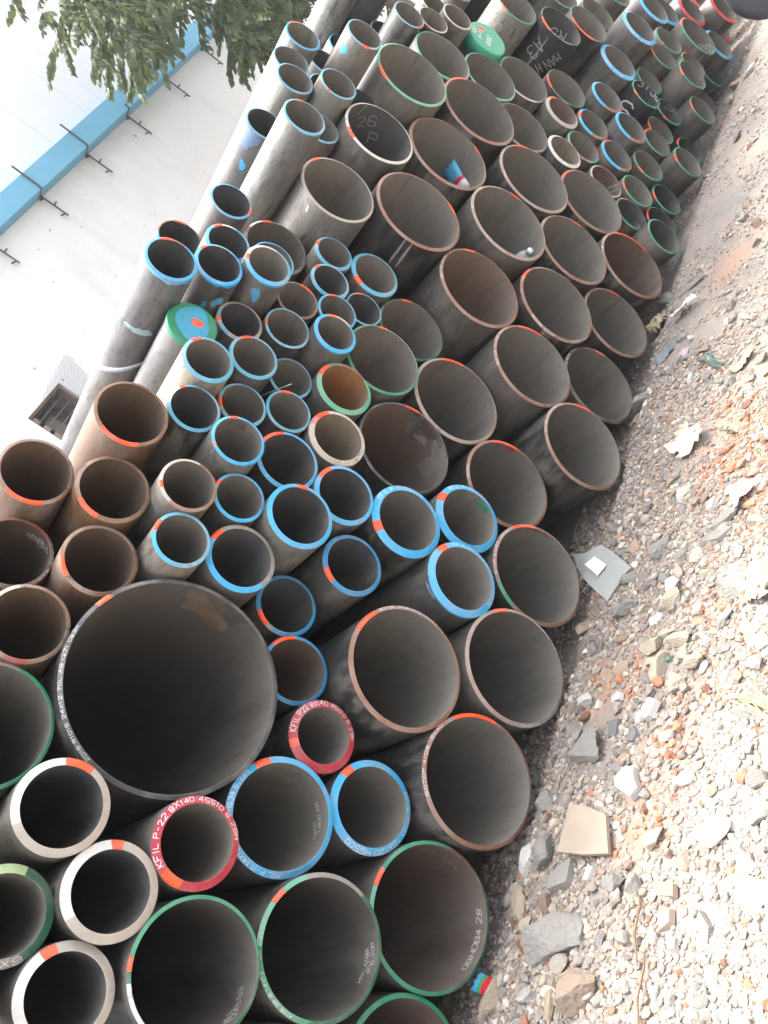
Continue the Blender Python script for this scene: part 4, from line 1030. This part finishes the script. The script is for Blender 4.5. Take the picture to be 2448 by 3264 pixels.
# ------------------------------------------------------------------ rubble
stone_m, nt, b = new_mat("rubble_stone")
oi = N(nt, "ShaderNodeObjectInfo"); v = obj_vec(nt)
n1 = noise(nt, v, 14, 6, .65); n2 = noise(nt, v, 90, 4, .7)
c = mix(nt, 1.0, oi.outputs['Color'], mix(nt, n1, (.62, .62, .62), (1.35, 1.35, 1.33)), 'MULTIPLY')
c = mix(nt, math_(nt, 'MULTIPLY', ramp(nt, n2, .58, .66), .35), c, (.52, .5, .47))
c = mix(nt, math_(nt, 'MULTIPLY', ramp(nt, noise(nt, v, 26, 4), .6, .7), .4), c, (.17, .145, .125))
nt.links.new(c, b.inputs['Base Color']); b.inputs['Roughness'].default_value = .9; bump(nt, b, math_(nt, 'ADD', n1, math_(nt, 'MULTIPLY', n2, .5)), .7, .006)
def ico(sub):
    bm = bmesh.new(); bmesh.ops.create_icosphere(bm, subdivisions=sub, radius=1.0)
    vv = np.array([v_.co[:] for v_ in bm.verts]); ff = [tuple(x.index for x in f.verts) for f in bm.faces]; bm.free(); return vv, ff
I3, I2, I1 = ico(4), ico(3), ico(1)
def chunk(seed, base, planes=9, flat=1.0, rough=.03):
    g = np.random.default_rng(seed); vv = base[0].copy()
    for q in range(planes):
        nrm = g.normal(size=3); nrm /= np.linalg.norm(nrm); h = g.uniform(.36, .74)
        dd = vv @ nrm - h; vv = vv - np.outer(np.maximum(dd, 0), nrm)
    ph = g.uniform(0, 6, 3)
    vv = vv * (1 + rough * (np.sin(vv[:, [0]] * 7 + ph[0]) * np.sin(vv[:, [1]] * 8 + ph[1]) + np.sin(vv[:, [2]] * 15 + vv[:, [0]] * 13 + ph[2]) * .6))
    vv = vv + g.normal(size=vv.shape) * rough * .35
    ext = (vv.max(0) - vv.min(0)); vv = (vv - (vv.max(0) + vv.min(0)) / 2) / ext; vv[:, 2] *= flat
    return vv
def chunk_mesh(seed, base, **kw):
    vv = chunk(seed, base, **kw); me = bpy.data.meshes.new('stone'); me.from_pydata(vv.tolist(), [], base[1]); me.materials.append(stone_m); return me
SC = {'g': (.27, .255, .232), 'w': (.58, .56, .53), 'c': (.43, .37, .285), 'dg': (.19, .185, .18), 'tn': (.33, .25, .19), 'pk': (.42, .32, .27), 'gn': (.16, .28, .22), 'r': (.24, .12, .08), 'o': (.45, .23, .12)}
occupied = []
for i, (x, y, w, h, kd, lab) in enumerate(HERO):
    r = random.Random(i + 300)
    flat = {'w': .45}.get(kd, .6)
    if 'flat' in lab or 'slab' in lab: flat = .38
    if 'tile' in lab or 'shard' in lab or 'chip' in lab: flat = .16
    if 'tile' in lab or 'shard' in lab or 'chip' in lab:
        g_ = np.random.default_rng(i + 70); nn = 3 if 'triangular' in lab else int(g_.integers(4, 6))
        an = np.sort((np.arange(nn) + g_.uniform(-.28, .28, nn)) * 2 * math.pi / nn + g_.uniform(0, 6)); pr = [(math.cos(q) * u / 2, math.sin(q) * u / 2) for q, u in zip(an, g_.uniform(.85, 1.15, nn))]
        vv = [(a, b_, -.5) for a, b_ in pr] + [(a * .93, b_ * .93, .5) for a, b_ in pr]
        me = bpy.data.meshes.new('stone'); me.from_pydata(vv, [], [tuple(range(nn))[::-1], tuple(range(nn, 2 * nn))] + [(q, (q + 1) % nn, nn + (q + 1) % nn, nn + q) for q in range(nn)]); me.materials.append(stone_m)
    else:
        me = chunk_mesh(i + 500, I3 if w > .05 else I2, planes=14, rough=.012 if kd == 'w' else .03)
    o = link(bpy.data.objects.new('stone', me))
    sx, sy = h * 1.12, w * 1.2; sz = flat * min(sx, sy) * 1.15 + .004
    o.scale = (sx, sy, sz); o.rotation_euler = (r.uniform(-.15, .15), r.uniform(-.15, .15), r.uniform(-.3, .3))
    if flat < .2: o.rotation_euler = (r.uniform(-.3, -.05), r.uniform(-.25, .15), r.uniform(-.5, .5))
    o.location = (x, y, float(ground_z(x, y)) + sz * .30)
    c_ = SC[kd]; j = r.uniform(.88, 1.12); o.color = (c_[0] * j, c_[1] * j, c_[2] * j, 1)
    tag(o, lab, 'stone', 'loose stones and broken tile on the ground')
    occupied.append((x, y, max(sx, sy) / 2))
def visible(x, y, z=0, mg=120):
    d = Vector((x, y, z)) - CAMP; zc = d.dot(fwd)
    if zc < .2: return False
    u_ = 1224 + d.dot(right) / zc * 2769.57; v_ = 1632 - d.dot(up) / zc * 2769.57
    return -mg < u_ < 2448 + mg and -mg < v_ < 3264 + mg
SM = [chunk_mesh(900 + i, I2, planes=15, rough=.035) for i in range(14)]
r = random.Random(77); cnt = 0
KINDS = (('g', .46, 'loose grey rubble stone among many like it'), ('c', .16, 'loose cream rubble stone among many like it'), ('w', .14, 'small white plaster chip among many like it'), ('r', .10, 'small brick red fragment among many like it'), ('tn', .14, 'small brown rubble stone among many like it'))
tries = 0
while cnt < 240 and tries < 20000:
    tries += 1
    x = r.uniform(.3, 3.2) if r.random() < .88 else r.uniform(2.5, 7.5); y = r.uniform(1.15, 2.2)
    if not visible(x, y): continue
    s_ = min(.062, .02 * math.exp(abs(r.gauss(0, .62)))) * (1 if x < 3 else 1.35)
    if any(math.hypot(x - a, y - b_) < c_ + s_ * .5 for a, b_, c_ in occupied): continue
    u_ = r.random(); acc = 0
    red = float(redness(x, y))
    for kd, pr, lab in KINDS:
        acc += pr
        if u_ < acc: break
    if red > .45 and r.random() < .5: kd, lab = 'r', KINDS[3][2]
    o = link(bpy.data.objects.new('stone', SM[cnt % 14])); fl = r.uniform(.4, .8)
    o.scale = (s_ * r.uniform(.8, 1.3), s_ * r.uniform(.8, 1.3), s_ * fl); o.rotation_euler = (r.uniform(-.4, .4), r.uniform(-.4, .4), r.uniform(0, 6.28))
    o.location = (x, y, float(ground_z(x, y)) + s_ * fl * .3)
    c_ = SC[kd]; j = r.uniform(.8, 1.2); o.color = (c_[0] * j, c_[1] * j, c_[2] * j, 1)
    tag(o, lab, 'stone', {'g': 'small grey rubble stones', 'c': 'small cream rubble stones', 'w': 'small white plaster chips', 'r': 'small brick fragments', 'tn': 'small brown rubble stones'}[kd])
    occupied.append((x, y, s_ * .5)); cnt += 1

def scatter(name, label, seed, n, base, smed, ssig, smax, sfar, near, far, planes, rough, sink):
    g = np.random.default_rng(seed)
    x = np.where(g.random(n) < .72, g.uniform(.1, 3.4, n), g.uniform(3.0, 8.6, n)); y = g.uniform(1.0, 2.55, n)
    d = np.stack([x, y, np.full(n, -CAMZ)], 1); f_ = np.array(fwd); zc = d @ f_
    u_ = 1224 + d @ np.array(right) / zc * 2769.57; v_ = 1632 - d @ np.array(up) / zc * 2769.57
    k = (zc > .2) & (u_ > -150) & (u_ < 2650) & (v_ > -250) & (v_ < 3500)
    cl = fbm(x * 4 + 3, y * 4 + 1, 4); k &= (g.random(n) < np.where(x < 2.4, near, far) + 1.3 * cl)
    x, y = x[k], y[k]; n = len(x)
    s = smed * np.exp(np.abs(g.normal(0, ssig, n))); s = np.minimum(s, np.where(x < 2.3, smax, sfar))
    z = ground_z(x, y) + s * sink
    NB = 24; bases = np.stack([chunk(2000 + i + seed, base, planes=planes, rough=rough) for i in range(NB)])
    bi = g.integers(0, NB, n); vv = bases[bi] * (s[:, None, None] * g.uniform(.7, 1.35, (n, 1, 3))) * np.array([1, 1, .75])
    a = g.uniform(0, 6.28, n); ca, sa = np.cos(a)[:, None], np.sin(a)[:, None]
    vx = vv[..., 0] * ca - vv[..., 1] * sa; vy = vv[..., 0] * sa + vv[..., 1] * ca
    co = np.stack([vx + x[:, None], vy + y[:, None], vv[..., 2] + z[:, None]], -1).reshape(-1, 3)
    F = np.array(base[1]); m = len(bases[0]); tri = (F[None] + (np.arange(n) * m)[:, None, None]).reshape(-1, 3)
    me = bpy.data.meshes.new(name)
    me.vertices.add(len(co)); me.vertices.foreach_set('co', co.reshape(-1).astype(np.float32))
    me.loops.add(tri.size); me.loops.foreach_set('vertex_index', tri.reshape(-1).astype(np.int32))
    me.polygons.add(len(tri)); me.polygons.foreach_set('loop_start', (np.arange(len(tri)) * 3).astype(np.int32))
    me.update(calc_edges=True); me.shade_flat()
    pal = np.array([(.27, .25, .225), (.32, .295, .26), (.225, .21, .195), (.39, .345, .28), (.52, .49, .45), (.27, .20, .155), (.29, .135, .085), (.20, .19, .185)])
    pi = g.choice(8, n, p=[.25, .22, .15, .13, .075, .10, .025, .05]); red = redness(x, y)
    pi = np.where(g.random(n) < red * .36, 6, pi)
    colr = pal[pi] * np.array([1.05, .985, .93]) * g.uniform(.8, 1.25, (n, 1)); colr = np.where((pi == 6)[:, None] & (g.random((n, 1)) < .5), colr * np.array([1.4, 1.5, 1.4]), colr)
    at = me.color_attributes.new('tone', 'FLOAT_COLOR', 'POINT')
    at.data.foreach_set('color', np.concatenate([np.repeat(colr, m, 0), np.ones((n * m, 1))], 1).reshape(-1).astype(np.float32))
    gm, nt, b = new_mat(name); av = N(nt, "ShaderNodeVertexColor", layer_name='tone'); v = obj_vec(nt, rand=False)
    nt.links.new(mix(nt, 1.0, av.outputs[0], mix(nt, noise(nt, v, 120, 3), (.7, .7, .7), (1.3, 1.3, 1.3)), 'MULTIPLY'), b.inputs['Base Color']); b.inputs['Roughness'].default_value = .92
    me.materials.append(gm)
    return tag(link(bpy.data.objects.new(name, me)), label, None, None, 'stuff')
scatter('gravel', 'fine grey and reddish rubble gravel covering the ground', 9, 120000, I1, .0055, .7, .022, .018, .7, .34, 5, .12, .12)
scatter('rubble', 'broken mid sized rubble lying between the larger stones', 31, 4600, ico(2), .015, .5, .042, .035, .5, .10, 8, .05, .2)

# tan tile lying in the rubble
def slab(name, pts, th, mat, label, cat, lift=.02, tilt=(0, 0)):
    cx = sum(p[0] for p in pts) / len(pts); cy = sum(p[1] for p in pts) / len(pts)
    zf = lambda p: tilt[0] * (p[0] - cx) + tilt[1] * (p[1] - cy)
    n = len(pts); mb = MB()
    lo = [(p[0] - cx, p[1] - cy, zf(p)) for p in pts]; hi = [(p[0] - cx, p[1] - cy, zf(p) + th) for p in pts]
    mb.add(lo + hi, [tuple(range(n))[::-1], tuple(range(n, 2 * n))] + [(i, (i + 1) % n, n + (i + 1) % n, n + i) for i in range(n)])
    o = mb.build(name, mat); o.location = (cx, cy, float(ground_z(cx, cy)) + lift); return tag(o, label, cat)
t_ = MISC['tile']
slab('floor_tile', [t_[0], ((t_[0][0] + t_[1][0]) / 2 + .006, (t_[0][1] + t_[1][1]) / 2 - .004), t_[1], t_[2], ((t_[2][0] + t_[3][0]) / 2 - .006, (t_[2][1] + t_[3][1]) / 2), t_[3]], .011,
     plain('tan_tile', (.33, .265, .205), .6, 6, .3, .1), 'flat tan tile lying at the edge of the sunlight', 'tile', .018, (.05, .08))

def crumple(name, x, y, w, d, h, mat, label, cat, seed, lift=.0, n=9, rough=1.0, parent=None):
    """crumpled sheet: a grid folded by random creases, with two sides"""
    g = np.random.default_rng(seed); u, v_ = np.meshgrid(np.linspace(-1, 1, n), np.linspace(-1, 1, n), indexing='ij')
    z = np.zeros_like(u)
    for q in range(7):
        a = g.uniform(0, 6.28); z += np.abs(u * math.cos(a) + v_ * math.sin(a) + g.uniform(-.7, .7)) * g.uniform(-.5, .5)
    z += g.normal(size=u.shape) * .12 * rough
    z = (z - z.min()) / (np.ptp(z) + 1e-6)
    px = u * (1 + .18 * g.normal(size=u.shape) * rough) * w / 2; py = v_ * (1 + .18 * g.normal(size=u.shape) * rough) * d / 2
    mb = MB(); pts = np.stack([px, py, z * h], -1).reshape(-1, 3).tolist()
    mb.add(pts, [(i * n + j, (i + 1) * n + j, (i + 1) * n + j + 1, i * n + j + 1) for i in range(n - 1) for j in range(n - 1)])
    o = mb.build(name, mat, parent)
    o.modifiers.new('thickness', 'SOLIDIFY').thickness = .0012
    o.location = (x, y, float(ground_z(x, y)) + .006 + lift); o.rotation_euler = (0, 0, g.uniform(0, 6))
    return tag(o, label, cat)
paper = lambda nm, c_, rg=.6: plain(nm, c_, rg, 25, .15, .15)
p_ = MISC
crumple('scrap_paper', *p_['scrap_white'][0], .13, .08, .05, paper('white_paper', (.68, .67, .64)), 'crumpled white paper scrap above the blue green rope', 'litter', 1)
crumple('torn_bag', *p_['bag'][0], .11, .09, .06, paper('yellow_paper', (.38, .32, .20)), 'crumpled yellowish bag beside the brown rimmed pipe on the ground', 'litter', 2)
crumple('wrapper', *p_['wrap'][0], .10, .06, .03, paper('yellow_white_film', (.72, .62, .28), .4), 'yellow and white wrapper right of the green rope', 'litter', 3)
crumple('cloth_scrap', *p_['bluecloth'][0], .085, .07, .02, paper('blue_grey_cloth', (.19, .205, .225), .9), 'small blue grey cloth scrap in the grey gravel', 'litter', 4)
crumple('wrapper', *p_['pinkwrap'][0], .04, .05, .015, paper('pink_film', (.46, .31, .38), .4), 'tiny pink and blue wrapper in the grey gravel', 'litter', 5)
crumple('torn_paper', *p_['paper'][0], .16, .12, .05, paper('torn_tan_paper', (.55, .48, .38)), 'torn tan paper curl lying alone in the dust', 'litter', 6)
crumple('plaster_scrap', *p_['pink'][0], .10, .09, .03, paper('pink_plaster', (.62, .40, .42), .8), 'pink plaster flake at the right edge', 'litter', 7, 0, 6)
crumple('crumpled_cloth', *p_['cloth'][0], .10, .13, .07, paper('beige_cloth', (.50, .42, .32), .9), 'crumpled beige cloth at the right edge beside the broad flat rock', 'cloth', 8, .01, 14)
# green rope bundle
mb = MB(); rx, ry = p_['rope'][0]; r = random.Random(4)
for q in range(7):
    o_ = r.uniform(-.018, .018)
    mb.tube([(-.09 + r.uniform(-.02, .02), o_, .012), (-.03, o_ * .6 + .006, .028), (.03, o_ * 1.2, .022), (.09 + r.uniform(-.02, .02), o_ * 1.6 + .012, .010)], [.0035] * 4, 6)
o = mb.build('rope', plain('teal_rope', (.06, .15, .13), .8, 60, .3, .3)); o.location = (rx, ry, float(ground_z(rx, ry))); o.rotation_euler = (0, 0, .55)
tag(o, 'short bundle of teal green rope lying in the gravel', 'rope')
# green twig leaf
o = bpy.data.objects.new('fallen_leaf', LEAFM[0]); link(o); o.scale = (.17,) * 3; lx_, ly_ = p_['leaf'][0]; o.location = (lx_, ly_, float(ground_z(lx_, ly_)) + .022); o.rotation_euler = (1.2, 0, .4)
tag(o, 'small green leafy sprig lying on the dust at the right', 'leaf')
# dry straw
mb = MB(); sx_, sy_ = p_['straw'][0]; r = random.Random(6)
for q in range(26):
    a = r.uniform(-.5, .5); l = r.uniform(.05, .12); oy = r.uniform(-.03, .03)
    mb.tube([(-l, oy + a * -.03, .006 + r.uniform(0, .015)), (0, oy, .02 + r.uniform(0, .02)), (l, oy + a * .06, .006)], [.0016, .002, .001], 4)
o = mb.build('straw_bundle', plain('dry_straw', (.42, .33, .20), .8, 30, .3, .2)); o.location = (sx_, sy_, float(ground_z(sx_, sy_))); o.rotation_euler = (0, 0, .9)
tag(o, 'tuft of dry straw at the right edge in the sun', 'straw')
# wood
def wood(x, y, l, w, h, rot, label, seed):
    vv = chunk(seed, I3, planes=8, rough=.05); vv[:, 0] *= l; vv[:, 1] *= w; vv[:, 2] *= h
    me = bpy.data.meshes.new('wood_piece'); me.from_pydata(vv.tolist(), [], I3[1])
    m, nt, b = new_mat('weathered_wood'); v = obj_vec(nt, (4, 40, 40)); n1 = noise(nt, v, 2.5, 5, .65)
    nt.links.new(mix(nt, n1, (.16, .12, .08), (.46, .38, .27)), b.inputs['Base Color']); b.inputs['Roughness'].default_value = .85; bump(nt, b, n1, .8, .006)
    me.materials.append(m); o = link(bpy.data.objects.new('wood_piece', me)); o.location = (x, y, float(ground_z(x, y)) + h * .35); o.rotation_euler = (.1, .08, rot); return tag(o, label, 'wood')
wood(*p_['wood1'][0], .13, .055, .04, .5, 'broken yellowish wood piece beside the rusty green rimmed pipe', 41)
wood(*p_['wood2'][0], .11, .06, .045, -.2, 'split wood piece beside the red snack wrapper', 42)
wood(*p_['wood3'][0], .15, .035, .02, .25, 'pointed tan wood sliver near the bottom edge', 43)
wood(*p_['wood4'][0], .10, .07, .03, .9, 'frayed wood splinter under the green arc pipe', 44)
for i, (x, y) in enumerate(p_['twigs']):
    r = random.Random(i + 8); mb = MB(); l = (.09, .10, .06, .07)[i]
    mb.tube([(-l, 0, 0), (-l * .3, .006, .008), (l * .4, -.004, .006), (l, .006, .0)], [.0022, .003, .0026, .0014], 6)
    o = mb.build('twig', plain('brown_twig', (.20, .13, .08), .85, 30, .3, .3)); o.location = (x, y, float(ground_z(x, y)) + .014); o.rotation_euler = (0, .05, (.2, .15, .9, .7)[i])
    tag(o, ('dry twig lying on rubble left of the flat shard', 'dry twig near the bottom edge', 'thin dry stem below the plastic sheet', 'dry stick under the plastic sheet\'s lower corner')[i], 'twig')
# red snack wrapper on the ground
def packet(name, loc, rot, l, w, h, mats, label):
    n, m_ = 15, 9; mb = MB()
    def P_(i, j, sd):
        u, v_ = i / (n - 1) * 2 - 1, j / (m_ - 1) * 2 - 1
        e = max(0, 1 - abs(u) ** 6) ** .6 * max(0, 1 - v_ * v_) ** .5
        return (u * l / 2, v_ * w / 2 * (1 - .08 * (1 - abs(u))), sd * h / 2 * e * (1 + .12 * math.sin(u * 9 + v_ * 5)) + .004 * math.sin(v_ * 9) * (abs(u) > .85))
    for sd in (1, -1):
        vv = [P_(i, j, sd) for i in range(n) for j in range(m_)]; b0 = len(mb.v); mb.v += vv
        for i in range(n - 1):
            for j in range(m_ - 1):
                f = (b0 + i * m_ + j, b0 + (i + 1) * m_ + j, b0 + (i + 1) * m_ + j + 1, b0 + i * m_ + j + 1)
                mb.f.append(f if sd > 0 else f[::-1]); u = (i + .5) / (n - 1)
                mb.m.append(0 if u < .56 else (1 if u < .72 else 2)); mb.sm.append(True)
    o = mb.build(name, mats); o.location = loc; o.rotation_euler = rot
    return tag(o, label, 'packet')
film = lambda nm, c_: plain(nm, c_, .28, 22, .2, .15)
BLUEF, REDF, WHF, GRF = film('blue_film', (.07, .34, .54)), film('red_film', (.55, .03, .05)), film('white_film', (.72, .72, .74)), film('green_print', (.06, .30, .12))
kx, ky = p_['packet'][0]
o = packet('snack_wrapper', (kx, ky, float(ground_z(kx, ky)) + .022), (.15, -.2, 1.35), .10, .055, .022, [REDF, GRF, BLUEF], 'red snack wrapper with blue end beside the rusty green rimmed pipe')
def in_bore(k, y, th, off):
    root, R, ri, land, bev, L = PIPE[k]; a = R_(th)
    return Vector(root.location) + Vector((math.cos(a) * (ri - off), y, math.sin(a) * (ri - off)))
k, y, th = PACKETPOS
pa = R_(th); tx = Vector((math.sin(pa), 0, -math.cos(pa))); zn = Vector((-math.cos(pa), 0, -math.sin(pa))); yn = zn.cross(tx)
hit = in_bore(k, y, th, 0)
packet('snack_packet', hit + (CAMP - hit).normalized() * .055, Matrix((tx, yn, zn)).transposed().to_euler(), .16, .10, .04, [BLUEF, REDF, WHF], 'blue snack packet with red band lying inside a brown rimmed pipe')
# plastic bottle
def bottle():
    k, y, th = BOTTLEPOS
    hit = in_bore(k, y, th, 0); cc = hit + (CAMP - hit).normalized() * .05
    root = empty('plastic_bottle', cc + Vector((-.012, .038, 0))); root.rotation_euler = (R_(90), 0, R_(-14))
    tag(root, 'clear plastic bottle with white cap lying inside a brown rimmed pipe', 'bottle')
    def lathe(prof, n=28):
        mb = MB(); vv = [(math.cos(2 * math.pi * i / n) * a, math.sin(2 * math.pi * i / n) * a, z) for a, z in prof for i in range(n)]
        mb.add(vv, [(j * n + i, j * n + (i + 1) % n, (j + 1) * n + (i + 1) % n, (j + 1) * n + i) for j in range(len(prof) - 1) for i in range(n)], 0, True); return mb
    m, nt, b = new_mat('clear_plastic'); b.inputs['Base Color'].default_value = (.86, .9, .92, 1); b.inputs['Roughness'].default_value = .12; b.inputs['Transmission Weight'].default_value = .35; b.inputs['IOR'].default_value = 1.3
    lathe([(0, -.18), (.026, -.18), (.031, -.172), (.031, -.13), (.029, -.12), (.031, -.11), (.031, -.06), (.029, -.05), (.031, -.04), (.030, -.02), (.024, .0), (.014, .018), (.0115, .022), (.0115, .030)]).build('bottle_body', m, root)
    lathe([(0, .0475), (.0135, .047), (.0145, .045), (.0145, .026), (.012, .0255)]).build('cap', plain('white_cap', (.74, .75, .74), .4, 30, .05, .05), root)
bottle()
# loose wire poking out between the small pipes
p0, p1 = at_px(842, 1258, 2.32), at_px(929, 1224, 2.08)
mb = MB(); mb.tube([p0 + (p0 - p1) * 1.2, p0, p1], [.0016, .0016, .0016], 6); o = mb.build('wire', plain('bare_wire', (.45, .43, .40), .4, 30, .1, .1, .6))
tag(o, 'thin bare wire poking out between small blue rimmed pipes', 'wire')
# red and white scrap above the lettered blue rim
pp = at_px(1950, 118, 2.35)
o = crumple('plastic_scrap', pp.x, pp.y, .06, .09, .05, paper('red_scrap', (.40, .10, .12), .5), 'red and white scrap caught above a lettered blue rim', 'litter', 12)
o.location = pp; o.rotation_euler = (1.2, .4, .2)
# plastic sheet with a white square
def sheet():
    pts = MISC['sheet']; cx = sum(p[0] for p in pts) / len(pts); cy = sum(p[1] for p in pts) / len(pts)
    z0 = max(float(ground_z(p[0], p[1])) for p in pts + [(cx, cy)]) + .022
    root = empty('plastic_sheet', (cx, cy, z0)); tag(root, 'greyish clear plastic sheet with a white square on the rubble', 'sheet')
    m, nt, b = new_mat('cloudy_film'); b.inputs['Base Color'].default_value = (.50, .52, .49, 1); b.inputs['Roughness'].default_value = .35; b.inputs['Alpha'].default_value = .7
    n = len(pts); mb = MB(); vv = [(0, 0, .004)]
    for k in (.5, 1.0):
        for i, p in enumerate(pts):
            x, y = (p[0] - cx) * k, (p[1] - cy) * k; vv.append((x, y, .004 * math.sin(i * 2.1) * k - .006 * (k - .5)))
    mb.add(vv, [(0, 1 + i, 1 + (i + 1) % n) for i in range(n)] + [(1 + i, 1 + n + i, 1 + n + (i + 1) % n, 1 + (i + 1) % n) for i in range(n)], 0, True)
    mb.build('film', m, root)
    d = MISC['diamond']; mb = MB(); mb.add([(p[0] - cx, p[1] - cy, .0095) for p in d] + [(p[0] - cx, p[1] - cy, .0085) for p in d], [(0, 1, 2, 3), (7, 6, 5, 4), (0, 4, 5, 1), (1, 5, 6, 2), (2, 6, 7, 3), (3, 7, 4, 0)])
    mb.build('white_square', plain('white_label', (.82, .82, .82), .5, 20, .03, .02), root)
sheet()
# dark tyre at the far end of the strip of rubble
def tyre():
    c = Vector((7.02, 1.73, .20))
    root = empty('tyre', c, R_(20)); tag(root, 'dark rounded tyre at the top right corner', 'tyre')
    mb = MB(); n = 48; prof = [(.19, -.07), (.25, -.09), (.29, -.085), (.305, -.06), (.31, 0), (.305, .06), (.29, .085), (.25, .09), (.19, .07)]
    vv = [(y, math.cos(2 * math.pi * i / n) * a * (1 + .012 * (i % 2) * (abs(y) < .07)), math.sin(2 * math.pi * i / n) * a * (1 + .012 * (i % 2) * (abs(y) < .07))) for a, y in prof for i in range(n)]
    mb.add(vv, [(j * n + i, (j + 1) * n + i, (j + 1) * n + (i + 1) % n, j * n + (i + 1) % n) for j in range(len(prof) - 1) for i in range(n)], 0, True)
    mb.build('rubber', plain('tyre_rubber', (.045, .047, .055), .8, 20, .25, .3), root)
    mb = MB(); vv = [(y, math.cos(2 * math.pi * i / n) * a, math.sin(2 * math.pi * i / n) * a) for a, y in ((.19, -.06), (.16, -.03), (.05, -.02), (0, -.02)) for i in range(n)]
    mb.add(vv, [(j * n + i, (j + 1) * n + i, (j + 1) * n + (i + 1) % n, j * n + (i + 1) % n) for j in range(3) for i in range(n)], 0, True)
    mb.build('hub', plain('dark_hub', (.10, .10, .105), .5, 20, .2, .2, .4), root)
tyre()
